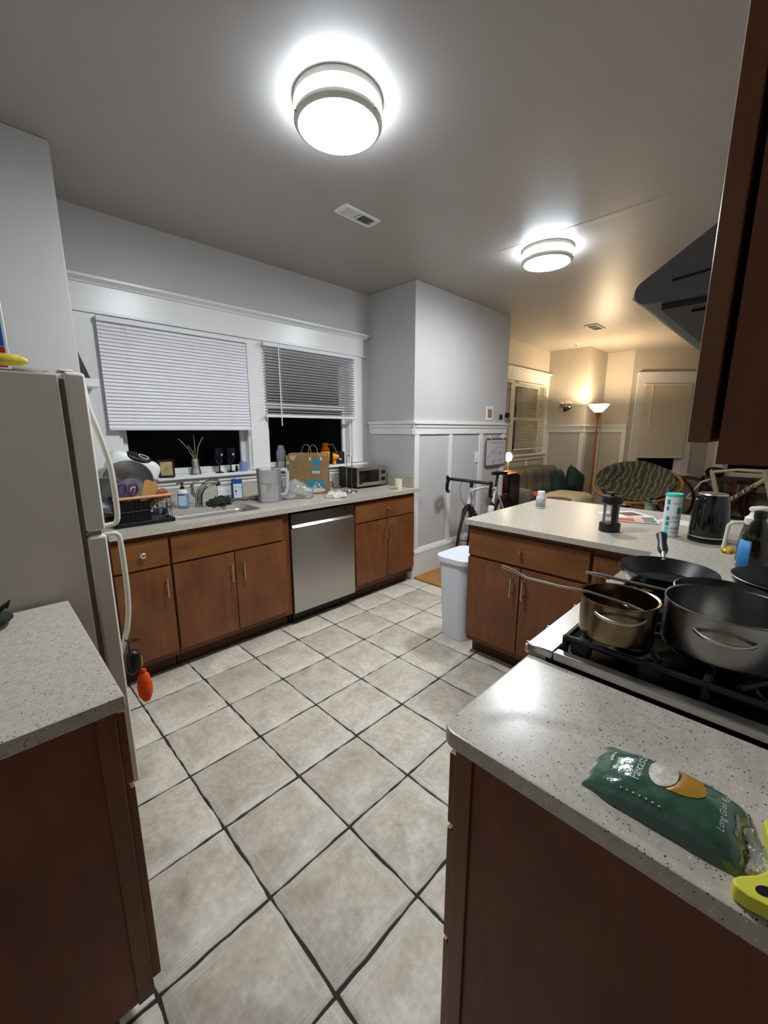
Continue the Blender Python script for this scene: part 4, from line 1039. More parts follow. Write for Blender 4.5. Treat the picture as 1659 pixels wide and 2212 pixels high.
patch(circ(.06, .085, .085, .04, 20), teal_m); patch(rect(-.03, .12, .05, .075), teal_m); patch(circ(.05, .035, .095, .022, 20), printw_m); patch([(.045, .05), (.045, .085), (.07, .105), (.10, .09), (.115, .06), (.11, .045)], printw_m); patch([(.02, .05), (.02, .062), (.032, .068), (.035, .05)], printw_m)
patch(circ(-.115, .235, .010, .012), teal_m)
obj('lettering', letters('CIDER', .05, lambda u, v: (.067+u, bag_y(.067+u, .184+v)-.0012, .184+v)), paper_m, t, smooth=False)
for wd_, n_, z_ in ((.046, 4, .318), (.046, 5, .304), (.028, 3, .291)): obj('lettering', smudges(wd_, .011, n_, lambda u, v: (-.125+u, bag_y(-.125+u, z_+v)-.001, z_+v), n_), printw_m, t, smooth=False)
for yy, sg in ((-.058, 0), (.058, .03)):
    pts = [(-.02+sg+.042*math.cos(a), yy, BH-.03+(.10 if sg == 0 else .10)*max(0, math.sin(a))**.8) for a in [PI*k/14 for k in range(15)]]
    pts = [(.045+(p[0]+.02-sg)-(.075 if sg else 0), p[1]-(.008 if yy < 0 else -.0), p[2]) for p in pts]
    obj('handle', B().tube(pts, .0075, 8, flat=.35), MATS.get('paper handle') or mk('paper handle', '#a58a66', .7), t)

# ---- produce bag, film bag, rag, towel holder, toaster oven, mug
t = thing('produce_bag', 'clear plastic bag of green vegetables in front of the paper bag', 'produce bag', (1.82, 2.81, CT+.001), -.75)
def flatten(b, z=.0015):
    for v in b.bm.verts: v.co.z = max(v.co.z, z)
    return b
obj('film', flatten(B().sup((0, 0, .05), (.125, .07, .10), .9, .85, 64, 28, dent=lambda x, y, z: (x, y, z*(1 if z < 0 else (.45+.55*max(0, 1-abs(x+.03)/.12))))).jit(.016, 22, 4).jit(.006, 60, 1)), filmbag_m, t)
for k, (dx, dy, a) in enumerate(((.02, -.012, .1), (-.02, .008, -.15), (.03, .018, .3))):
    obj('vegetable', flatten(B().sup((dx, dy, .022+.006*k), (.085, .016, .015), .8, .9, 20, 10, M=Rz(a)).jit(.004, 20, k)), leaf_m, t)
t = tag(obj('film_scrap', flatten(B().sup((0, 0, .018), (.07, .035, .024), .8, .8, 30, 12).jit(.014, 22, 9)).rot(Tr(1.725, 2.80, CT+.001) @ Rz(-.7)), filmbag_m), 'crumpled clear plastic film beside the filter pitcher', 'plastic film')
t = tag(obj('kitchen_rag', flatten(B().sup((0, 0, .018), (.085, .045, .022), .9, .8, 64, 28).jit(.026, 26, 7).jit(.012, 55, 3)).rot(Tr(2.045, 2.60, CT+.001) @ Rz(-.75)), towel_m), 'crumpled off-white kitchen rag on the worktop', 'cloth')
t = thing('towel_holder', 'empty chrome paper towel holder beside the toaster oven', 'towel holder', (2.30, 2.735, CT+.001))
obj('base', B().lathe([(.072, .0), (.075, .004), (.072, .008), (.066, .006), (.064, .002)], seg=36, cap=False).tube([(-.07, 0, .005), (.07, 0, .005)], .003, 6), chrome_m, t)
obj('loop', B().tube([(-.016, .016, .004), (-.016, .016, .30), (-.012, .012, .316), (0, 0, .322), (.012, -.012, .316), (.016, -.016, .30), (.016, -.016, .004)], .0033, 8), chrome_m, t)
t = thing('toaster_oven', 'steel and black toaster oven with a glass door', 'toaster oven', (2.665, 2.965, CT))
obj('body', B().box(-.19, .19, -.125, .135, .014, .188, .008), black_m, t); obj('top_cover', B().box(-.188, .188, -.126, .133, .1882, .196, .003, 1), steel_m, t)
obj('front_frame', B().box(-.19, .19, -.137, -.1255, .018, .19, .004), steel_m, t)
dr = obj('glass_door', B().box(-.165, .085, -.1415, -.1372, .04, .165, .003, 1), mk('oven glass', '#1a120c', .08), t); obj('handle', B().cyl((-.155, -.163, .050), (.075, -.163, .050), .006, seg=10).cyl((-.14, -.1415, .050), (-.14, -.163, .050), .004).cyl((.06, -.1415, .050), (.06, -.163, .050), .004), steel_m, dr)
for z in (.075, .14): obj('dial', B().lathe([(.020, 0), (.018, .016), (0, .017)], seg=20).rot(Tr(.140, -.1372, z) @ Rx(PI/2)), black_m, t)
for x in (-.16, .16):
    for y in (-.10, .11): obj('foot', B().cyl((x, y, .0005), (x, y, .014), .012, seg=10), black_m, t)
t = tag(obj('power_cord', B().tube([(2.40, 3.12, .97), (2.40, 3.09, .94), (2.37, 3.06, CT+.006), (2.35, 3.02, CT+.005), (2.40, 2.99, CT+.005), (2.47, 3.02, CT+.005)], .004, 6), black_m), 'black power cord beside the toaster oven', 'cord')
t = thing('mug', 'cream ceramic mug at the worktop end', 'mug', (2.755, 2.572, CT+.001))
obj('cup', B().lathe([(.030, 0), (.0325, .004), (.034, .092), (.031, .092), (.029, .008), (0, .006)], seg=28), cream_m, t); obj('handle', B().tube([(-.030, -.012, .075), (-.050, -.022, .076), (-.056, -.026, .05), (-.05, -.022, .026), (-.03, -.012, .024)], .005, 8), cream_m, t)

# ================================================================ ON AND AROUND THE REFRIGERATOR
t = thing('cereal_box', 'blue and red cereal box standing on the refrigerator', 'box', (.002, 1.76, 1.638)); obj('carton', B().box(-.12, .12, -.03, .03, 0, .30, .002, 1), labw_m, t); obj('print', B().box(-.118, .112, -.0312, -.030, .065, .295), mk('cereal blue', '#1459a8', .45, nz=.2, ns=8), t); obj('band', B().box(-.118, .112, -.0312, -.030, .004, .062), mk('cereal red', '#a3202a', .45), t)
t = thing('banana', 'spotted yellow banana lying on the refrigerator', 'banana', (.100, 1.680, 1.639)); obj('fruit', B().tube([(-.10, 0, .03), (-.05, -.004, .021), (0, -.004, .019), (.04, 0, .020), (.058, .002, .020)], [.006, .016, .018, .016, .006], 12), mk('banana skin', '#c8b23a', .5, nz=.35, ns=30), t); obj('stem', B().cyl((-.115, 0, .036), (-.098, 0, .030), .004, .006, seg=8), darkwood_m, t)
t = tag(obj('paper_plate', B().lathe([(.05, 0), (.085, .008), (.086, .009), (.05, .003), (0, .003)], (.135, 1.82, 1.639), 32), white_m), 'white paper plate lying on the refrigerator', 'plate')
t = thing('salt_tin', 'small grey tin behind the cereal box', 'tin', (.108, 1.95, 1.638)); obj('can', B().lathe([(.03, 0), (.03, .10), (.026, .105)], seg=20), mk('tin grey', '#7a8490', .4, .5), t); obj('cap', B().lathe([(.02, .105), (.02, .12)], seg=16), black_m, t)
t = thing('tassel_ornament', 'black pouch with an orange tassel hanging from the refrigerator handle', 'ornament', (.306, 1.668, .425))
obj('cord', B().tube([(-.006, 0, .275), (.006, -.012, .262), (.010, -.006, .25), (.008, 0, .21)], .003, 6).tube([(.010, 0, .262), (.04, 0, .258), (.046, 0, .252), (.012, 0, .25)], .0022, 6), black_m, t)
obj('pouch', B().sup((.018, 0, .170), (.026, .028, .048), .7, .8, 20, 12), black_m, t); obj('trim', B().tube([(.038, 0, .20), (.046, 0, .175), (.044, 0, .14)], .003, 6), orange_m, t)
tas = obj('tassel', B().lathe([(.007, .128), (.011, .120), (.009, .113), (.019, .10), (.026, .06), (.024, .02), (.012, -.008), (0, -.010)], (.045, 0, 0), 22).jit(.004, 45, 3), mk('orange yarn', '#e2500c', .85, nz=.25, ns=60), t)
t = thing('corner_shelf', 'white corner shelf beside the closed blind', 'shelf', (.44, 3.05, 1.70)); obj('board', B().box(.4405-.44, .585-.44, 2.94-3.05, 3.133-3.05, 0, .047, .003, 1), trim_m, t)
t = thing('dark_panel', 'dark triangular picture panel standing on the corner shelf', 'picture', (.45, 3.10, 1.7475)); obj('panel', B().prism([(-.005, 0), (.128, 0), (.075, .17), (.03, .38), (-.005, .50)], -.006, .006, 'XZ', .001), mk('dark print', '#2f2b33', .4, nz=.4, ns=9), t)
t = thing('oven_mitt', 'dark green knitted cloth at the back of the left worktop', 'cloth', (.003, 1.505, CT+.001)); obj('fold', flatten(B().sup((-.07, 0, .02), (.085, .05, .026), .8, .8, 30, 12).jit(.012, 18, 6)), green_m, t); obj('loop', B().tube([(-.02, .01, .03), (.0, .012, .05), (.012, .012, .062), (.004, .014, .045)], .006, 7), green_m, t)
# ================================================================ POTS AND PANS ON THE RANGE
GZ = .975
def two_ears(t, R, z, m, ang, reach=.034, half=.5):
    for a in (ang, ang+PI):
        d = Vector((math.cos(a), math.sin(a), 0)); n = Vector((-d.y, d.x, 0))
        pts = []
        for k in range(13):
            q = -1+2*k/12; s_ = 1-abs(q)**3.5
            pts.append(d*(math.sqrt(max(0, R*R-(q*R*half)**2))+.001+reach*s_)+n*(q*R*half)+Vector((0, 0, z)))
        obj('handle', B().tube(pts, .0028, 8, flat=1.4), m, t)
t = thing('saucepot', 'small stained golden-brown pot with two loop handles', 'pot', (1.035, .252, GZ))
obj('pot', B().lathe([(.070, 0), (.079, .006), (.081, .092), (.0845, .095), (.084, .098), (.079, .096), (.0775, .01), (0, .006)], seg=48), gold_m, t)
two_ears(t, .081, .072, steel_m, PI+.35, .022, .62)
t = thing('ladle', 'long steel spoon resting in the golden pot', 'spoon', (1.035, .252, GZ+.06))
obj('handle', B().tube([(-.13, .235, .085), (-.115, .21, .075), (-.105, .18, .062), (-.085, .11, .055), (-.06, .05, .05), (-.02, -.02, .03), (.01, -.05, .012)], [.007, .007, .005, .005, .006, .006, .007], 8, flat=.5), steel_m, t)
obj('bowl', B().sup((.025, -.03, .0), (.035, .024, .012), .9, .9, 18, 10, M=Rz(-.6) @ Ry(.5)), steeld_m, t)
t = thing('stockpot', 'large stainless stockpot with side handles', 'pot', (1.112, .0576, GZ))
obj('pot', B().lathe([(.104, 0), (.114, .010), (.117, .02), (.117, .109), (.1185, .112), (.1175, .1145), (.1145, .112), (.1135, .02), (.104, .008), (0, .006)], seg=64), potsteel_m, t)
two_ears(t, .117, .078, steel_m, PI+.05, .028, .42)
t = thing('frying_pan', 'black frying pan with its handle pointing at the canister', 'frying pan', (1.512, .243, GZ))
obj('pan', B().lathe([(.100, 0), (.108, .004), (.128, .035), (.1345, .048), (.1335, .050), (.125, .036), (.104, .007), (0, .005)], seg=56), nonstick_m, t)
hd = Vector((.97, .26, 0))
h_ = obj('handle', B().tube([hd*.175+Vector((0, 0, .055)), hd*.20+Vector((0, 0, .06)), hd*.26+Vector((0, 0, .075)), hd*.31+Vector((0, 0, .088)), hd*.335+Vector((0, 0, .090))], [.011, .017, .014, .019, .010], 14, flat=.8), black_m, t)
obj('ferrule', B().tube([hd*.128+Vector((0, 0, .038)), hd*.15+Vector((0, 0, .048)), hd*.178+Vector((0, 0, .056))], .008, 10), steel_m, t)
t = thing('saute_pan', 'black pan with a pale rim wedged behind the stockpot', 'frying pan', (1.330, .088, GZ+.006))
obj('pan', B().lathe([(.082, 0), (.090, .004), (.102, .045), (.105, .062), (.1035, .064), (.098, .046), (.086, .008), (0, .006)], seg=56), nonstick_m, t); obj('rim', B().lathe([(.1035, .062), (.1062, .0635), (.1035, .065)], seg=56, cap=False), steel_m, t)
obj('handle', B().tube([(-.05, .085, .05), (-.09, .185, .062), (-.125, .262, .075), (-.14, .292, .078)], [.006, .008, .009, .006], 10, flat=.5), steel_m, t)
t = thing('skillet', 'black skillet on the rear burner beside the oil bottle', 'frying pan', (1.615, -.035, GZ))
obj('pan', B().lathe([(.100, 0), (.11, .004), (.128, .040), (.133, .052), (.1315, .054), (.124, .04), (.106, .008), (0, .006)], seg=56), nonstick_m, t); obj('rim', B().lathe([(.1315, .052), (.1342, .0535), (.1315, .055)], seg=56, cap=False), steeld_m, t)
obj('handle', B().tube([(-.05, -.12, .045), (-.07, -.16, .06), (-.075, -.20, .07)], [.009, .012, .009], 10, flat=.6), black_m, t)

# ================================================================ NEAR WORKTOP: RICE BAG AND YELLOW TOOL
t = thing('rice_bag', 'dark green plastic bag of long grain rice', 'bag', (.650, .071, CT+.0008))
RW, RL, RH = .060, .094, .036
def rh(u, v):
    """height of the bag, u across (+x), v along (+y = top of the pack)"""
    a, c = abs(u)/RW, abs(v)/RL
    if a >= 1 or c >= 1: return .0018
    e = (1-a**3.2)**.6*(1-c**4)**.55
    return .0018+RH*e*(.9+.1*math.cos(v*25))*(1-.18*v/RL)+.0028*noise.noise((u*38, v*38, 1.3))*e
def rxy(u, v):
    wv = 1-.05*(1-abs(v)/RL) if abs(u) > RW*.5 else 1
    return (u*(1-.10*max(0, v/RL)**2)+.004*noise.noise((v*30, 2, 5))*abs(u)/RW, v+.004*noise.noise((u*40, 7, 1))*abs(v)/RL)
b = B(); N1, N2 = 34, 50
def surf(i, j, top):
    u = -RW+2*RW*i/N1; v = -RL+2*RL*j/N2; x, y = rxy(u, v); return (x, y, rh(u, v) if top else .0006)
g = [[b.bm.verts.new(surf(i, j, True)) for i in range(N1+1)] for j in range(N2+1)]
g0 = [[b.bm.verts.new(surf(i, j, False)) for i in range(N1+1)] for j in range(N2+1)]
for j in range(N2):
    for i in range(N1):
        b.bm.faces.new((g[j][i], g[j][i+1], g[j+1][i+1], g[j+1][i])); b.bm.faces.new((g0[j][i], g0[j+1][i], g0[j+1][i+1], g0[j][i+1]))
for j in range(N2): b.bm.faces.new((g[j][0], g[j+1][0], g0[j+1][0], g0[j][0])); b.bm.faces.new((g[j][N1], g0[j][N1], g0[j+1][N1], g[j+1][N1]))
for i in range(N1): b.bm.faces.new((g[0][i], g0[0][i], g0[0][i+1], g[0][i+1])); b.bm.faces.new((g[N2][i], g[N2][i+1], g0[N2][i+1], g0[N2][i]))
ricebag_m = mk('green rice bag film', '#3a5a49', .16, nz=.12, ns=18, bump=.5, bs=55, coat=.6)
obj('pouch', b, ricebag_m, t, ang=70)
def dr(u, v, up=.0009): x, y = rxy(u, v); return (x, y, rh(u, v)+up)
def drape(poly, m, up, name='print'):
    b = B(); n_ = len(poly); cx = sum(p[0] for p in poly)/n_; cy = sum(p[1] for p in poly)/n_
    rr = [[b.bm.verts.new(dr(cx+(x-cx)*s_, cy+(y-cy)*s_, up)) for x, y in poly] for s_ in (1, .83, .66, .5, .33, .16)]
    for a, c in zip(rr, rr[1:]):
        for i in range(n_): b.bm.faces.new((a[i], a[(i+1) % n_], c[(i+1) % n_], c[i]))
    b.bm.faces.new(rr[-1]); return obj(name, b, m, t, ang=80)
bowl_m = mk('printed bowl ochre', '#a87a2c', .3); ricew_m = mk('printed rice', '#bdb6a6', .35, nz=.35, ns=160); cream2_m = mk('printed cream', '#c4cdbf', .35)
drape([(.012+.031*math.cos(a), -.004+.044*math.sin(a)) for a in [PI*k/18+PI for k in range(19)]], bowl_m, .0009)
drape([(.012+.031*math.cos(a), .004+.018*math.sin(a)) for a in [2*PI*k/26 for k in range(26)]], ricew_m, .0012)
for n_, wd, uu, vv in ((5, .026, .012, .070), (6, .030, -.004, .060), (9, .04, .0, -.083)):
    obj('small_print', smudges(wd, .004, n_, lambda a, c: dr(uu+a, vv+c, .0011), n_), cream2_m, t, smooth=False)
for s_, wd, uu, vv in (('Fantastic', .062, .006, .034), ('Long Grain Rice', .072, .004, -.068)):
    obj('lettering', letters(s_, wd, lambda a, c: dr(uu+a, vv+c, .0011)), cream2_m, t, smooth=False)
for k in range(7): obj('small_print', B().box(-.0012, .0012, -.0012, .0012, 0, .0004).rot(Tr(*dr(-.046, .045-.008*k, .0008))), cream2_m, t)
t = tag(obj('film_wrap', flatten(B().sup((0, 0, .006), (.05, .014, .009), .8, .8, 60, 24).jit(.010, 45, 2).jit(.004, 110, 3)).rot(Tr(.628, -.036, CT+.001) @ Rz(.25)), filmbag_m), 'crinkled clear film end of a packet beside the yellow tool', 'plastic film'); t.data.materials[0] = film('clear packet film', '#f2efe2', .78, 1.6, .1)
t = thing('yellow_tool', 'yellow plastic tool with a black grip and a hanging hole', 'tool', (.62, -.07, CT+.001))
yel_m = mk('yellow plastic', '#dcd648', .4); 
outer = [(.556, -.018), (.553, -.030), (.556, -.050), (.565, -.068), (.590, -.086), (.640, -.094), (.700, -.090), (.715, -.07), (.708, -.046), (.690, -.036), (.655, -.042), (.610, -.046), (.590, -.034), (.575, -.020), (.565, -.014)]
obj('body', B().prism([(x-.62, y+.07) for x, y in outer], 0, .020, 'XY', .003), yel_m, t)
obj('grip', B().prism([(x-.62, y+.07) for x, y in ((.640, -.058), (.694, -.050), (.702, -.086), (.640, -.088))], .0201, .0235, 'XY', .001), black_m, t)
obj('hole', B().prism([(.5725-.62+.0075*math.cos(a)-.004*math.sin(a), -.043+.07+.0085*math.sin(a)) for a in [2*PI*k/18 for k in range(18)]], .0201, .0206, 'XY'), black_m, t)

# ================================================================ THINGS ON THE PENINSULA
t = thing('pill_bottle', 'white pill bottle with a grey printed label', 'bottle', (2.785, 1.232, CT+.001))
obj('bottle', B().lathe([(.030, 0), (.032, .004), (.032, .072), (.026, .082), (.022, .086)], seg=28), white_m, t); obj('label', B().lathe([(.0325, .010), (.0325, .066)], seg=28, cap=False), mk('pill label', '#a8a6ac', .5, nz=.5, ns=45), t, solid=.0005); obj('cap', B().lathe([(.0235, .087), (.025, .089), (.025, .112), (.022, .116), (0, .116)], seg=28), white_m, t)
t = thing('french_press', 'black dumbbell-shaped coffee press with a glass cylinder', 'coffee press', (2.392, .668, CT+.001))
obj('base', B().lathe([(.050, 0), (.052, .004), (.052, .040), (.048, .046), (.030, .048)], seg=36), black_m, t)
obj('cylinder', B().lathe([(.0385, .0485), (.0385, .165), (.0365, .165), (.0365, .0485)], seg=36, cap=False), glass_m, t)
obj('lid', B().lathe([(.046, .150), (.051, .154), (.051, .186), (.047, .192), (.02, .195), (0, .195)], seg=36), black_m, t)
obj('handle', B().box(-.052, -.040, -.012, .012, .044, .160, .003, 1).rot(Rz(.62)), black_m, t); obj('plunger_knob', B().lathe([(.007, .195), (.007, .202), (.024, .204), (.025, .209), (.018, .212), (0, .212)], seg=24), black_m, t); obj('plunger', B().cyl((0, 0, .085), (0, 0, .15), .003, seg=8).lathe([(.036, .082), (.036, .088)], seg=28), steel_m, t)
t = thing('canister', 'white cardboard canister with teal print and teal lid', 'canister', (2.505, .415, CT+.001), -2.4)
obj('tube', B().lathe([(.036, 0), (.0368, .003), (.0368, .212)], seg=40), labw_m, t); tl_m = mk('teal print', '#1f8a86', .45); tb_m = mk('teal lid', '#4fc4b4', .4)
obj('lid', B().lathe([(.0376, .205), (.038, .208), (.038, .219), (.035, .221), (.033, .219), (0, .2185)], seg=40), tb_m, t)
def wrap(a0, a1, z0, z1, m, n_=10, r=.0371):
    b = B(); lo = []; hi = []
    for k in range(n_+1):
        a = a0+(a1-a0)*k/n_; lo.append(b.bm.verts.new((r*math.cos(a), r*math.sin(a), z0))); hi.append(b.bm.verts.new((r*math.cos(a), r*math.sin(a), z1)))
    for k in range(n_): b.bm.faces.new((lo[k], lo[k+1], hi[k+1], hi[k]))
    return obj('print', b, m, t)
A0 = -.55
wrap(-.05, .55, .118, .152, tl_m); 
for z0, z1 in ((.0, .010), (.014, .030), (.034, .050), (.056, .078), (.084, .104)): wrap(-1.25, -.80, z0, z1, tl_m if z1 > .05 else tb_m, 6)
wrap(-1.35, -.95, .165, .190, tl_m, 6); wrap(-1.35, -1.0, .135, .155, tl_m, 6)
for z0 in (.022, .040, .046, .078, .096, .104, .170): wrap(-.60, .55, z0, z0+.0028, grey_m)
t = thing('electric_kettle', 'tall glossy black electric kettle on its base', 'kettle', (2.515, .262, CT+.001))
obj('power_base', B().lathe([(.076, 0), (.080, .004), (.080, .014), (.072, .019)], seg=44), black_m, t)
obj('body', B().lathe([(.075, .020), (.078, .026), (.079, .06), (.077, .12), (.070, .19), (.062, .225), (.060, .230)], seg=52), blackg_m, t)
obj('steel_ring', B().lathe([(.0785, .022), (.0798, .026), (.0795, .030)], seg=52, cap=False), steel_m, t); obj('lid', B().lathe([(.060, .230), (.057, .236), (.045, .238), (0, .238)], seg=44), steel_m, t)
sp = B().tube([(.060*math.cos(2.65), .060*math.sin(2.65), .20), (.098*math.cos(2.65), .098*math.sin(2.65), .222)], [.018, .011], 12, flat=.6); obj('spout', sp, blackg_m, t)
ha = .12; obj('handle', B().tube([(.066*math.cos(ha), .066*math.sin(ha), .222), (.115*math.cos(ha), .115*math.sin(ha), .215), (.13*math.cos(ha), .13*math.sin(ha), .16), (.12*math.cos(ha), .12*math.sin(ha), .07), (.09*math.cos(ha), .09*math.sin(ha), .05)], .011, 10, flat=1.3), blackg_m, t)
def paper(label, x, y, w_, d_, a, z, cols, cat='magazine', name='magazine'):
    t = thing(name, label, cat, (x, y, CT+z), a)
    obj('sheets', B().box(-w_/2, w_/2, -d_/2, d_/2, 0, .0016), printw_m if not cols else labw_m, t)
    for (x0, x1, y0, y1, m) in cols: obj('print', B().box(x0, x1, y0, y1, .00165+.0004*cols.index((x0, x1, y0, y1, m)), .002+.0004*cols.index((x0, x1, y0, y1, m))), m, t)
red_m = mk('cover red', '#c4543a', .4, nz=.2, ns=18); sage_m = mk('cover sage', '#7f8670', .4, nz=.3, ns=18); plum_m = mk('cover plum', '#6d4b52', .4, nz=.2, ns=18); peach_m = mk('cover peach', '#d9a892', .4, nz=.2, ns=18)
paper('white leaflet lying under the colourful magazine', 2.93, .74, .20, .27, .9, .001, [(-.05, .06, -.10, .02, MATS['cover plum'])], name='leaflet', cat='leaflet')
paper('magazine with a red and orange cover lying beside the coffee press', 2.80, .655, .19, .25, .35, .0035, [(-.085, .085, -.115, .115, peach_m), (-.083, .0, .0, .113, red_m), (-.083, .083, -.113, -.05, sage_m), (.02, .083, .03, .113, labw_m)])
paper('pale folded letter behind the canister', 2.90, .44, .16, .20, -.2, .001, [], name='letter', cat='letter')
t = thing('oil_dispenser', 'glass oil dispenser with a cream handle and cream cap', 'oil bottle', (2.215, .080, CT+.001))
obj('bottle', B().lathe([(.046, 0), (.050, .006), (.050, .06), (.044, .12), (.036, .165), (.034, .165), (.0415, .12), (.047, .06), (.046, .010), (0, .008)], seg=32), glass_m, t)
obj('oil', B().lathe([(.045, .011), (.0465, .06), (0, .06)], seg=28), mk('oil', '#c8b860', .05, trans=.8, ior=1.3), t)
ivory_m = mk('ivory plastic', '#dcd8c2', .4)
cpp = obj('cap', B().lathe([(.038, .160), (.040, .163), (.040, .186), (.028, .196), (.022, .215)], seg=28), ivory_m, t); obj('spout_lid', B().sup((.012, -.006, .222), (.042, .026, .012), .6, .6, 20, 8, M=Rz(-.6)), ivory_m, cpp)
ad = Vector((-.35, .94, 0)); obj('handle', B().tube([ad*.036+Vector((0, 0, .165)), ad*.075+Vector((0, 0, .162)), ad*.088+Vector((0, 0, .150)), ad*.094+Vector((0, 0, .05))], .0075, 8), ivory_m, t)
t = thing('olive_oil_bottle', 'dark glass bottle with a blue label behind the skillet', 'bottle', (2.050, .066, CT+.001))
dkg_m = mk('dark bottle glass', '#1a1608', .06, coat=.3)
obj('bottle', B().lathe([(.044, 0), (.048, .006), (.048, .135), (.043, .157), (.024, .195), (.018, .205), (.018, .215)], seg=36), dkg_m, t)
obj('cap', B().lathe([(.019, .212), (.020, .214), (.020, .238), (.017, .240), (0, .240)], seg=24), black_m, t)
b = B(); lo = []; hi = []
for k in range(13):
    a = 1.85+1.1*k/12; lo.append(b.bm.verts.new((.0486*math.cos(a), .0486*math.sin(a), .02))); hi.append(b.bm.verts.new((.0486*math.cos(a), .0486*math.sin(a), .13)))
for k in range(12): b.bm.faces.new((lo[k], lo[k+1], hi[k+1], hi[k]))
obj('label', b, mk('label blue', '#2f7fc4', .5, nz=.15, ns=40), t, solid=.0006)
t = tag(obj('snack_wrapper', flatten(B().sup((0, 0, .008), (.035, .020, .010), .8, .8, 50, 20).jit(.014, 45, 8).jit(.004, 110, 2)).rot(Tr(2.335, .165, CT+.001) @ Rz(-.4)), mk('yellow wrapper', '#c9a82a', .25, nz=.3, ns=30)), 'crumpled yellow snack wrapper beside the kettle', 'wrapper')
t = tag(obj('plastic_sack', flatten(B().sup((0, 0, .10), (.10, .08, .11), .8, .8, 34, 16).jit(.025, 12, 3)).rot(Tr(2.30, -.085, CT+.001)), filmbag_m), 'bulging clear plastic sack behind the dark oil bottle', 'plastic bag')

# ================================================================ BICYCLES
spoke_m = mk('spoke steel', '#9a9a9a', .35, 1.0)
def wheel(t, cx, R=.338, tire=.013, rim=.022, m_rim=None, nsp=20, M=None):
    M = M or Matrix.Identity(4)
    w_ = obj('tire', B().tube([(cx+R*math.cos(a), 0, R+R*0+R*math.sin(a)+.002) for a in [2*PI*k/56 for k in range(56)]], tire, 8, closed=True).rot(M), rubber_m, t)
    cz = R+.002
    obj('rim', B().tube([(cx+(R-.028)*math.cos(a), 0, cz+(R-.028)*math.sin(a)) for a in [2*PI*k/56 for k in range(56)]], .011, 6, closed=True, flat=1.0).rot(M), m_rim or black_m, w_)
    sb = B()
    for k in range(nsp):
        a = 2*PI*k/nsp; a2 = a+(.55 if k % 2 else -.55); sd = .022 if (k//2) % 2 else -.022
        sb.tube([(cx+.02*math.cos(a2), sd, cz+.02*math.sin(a2)), (cx+(R-.035)*math.cos(a), 0, cz+(R-.035)*math.sin(a))], .0011, 4)
    obj('spokes', sb.rot(M), spoke_m, w_)
    obj('hub', B().cyl((cx, -.04, cz), (cx, .04, cz), .014, seg=12).rot(M), steeld_m, w_)
    return w_
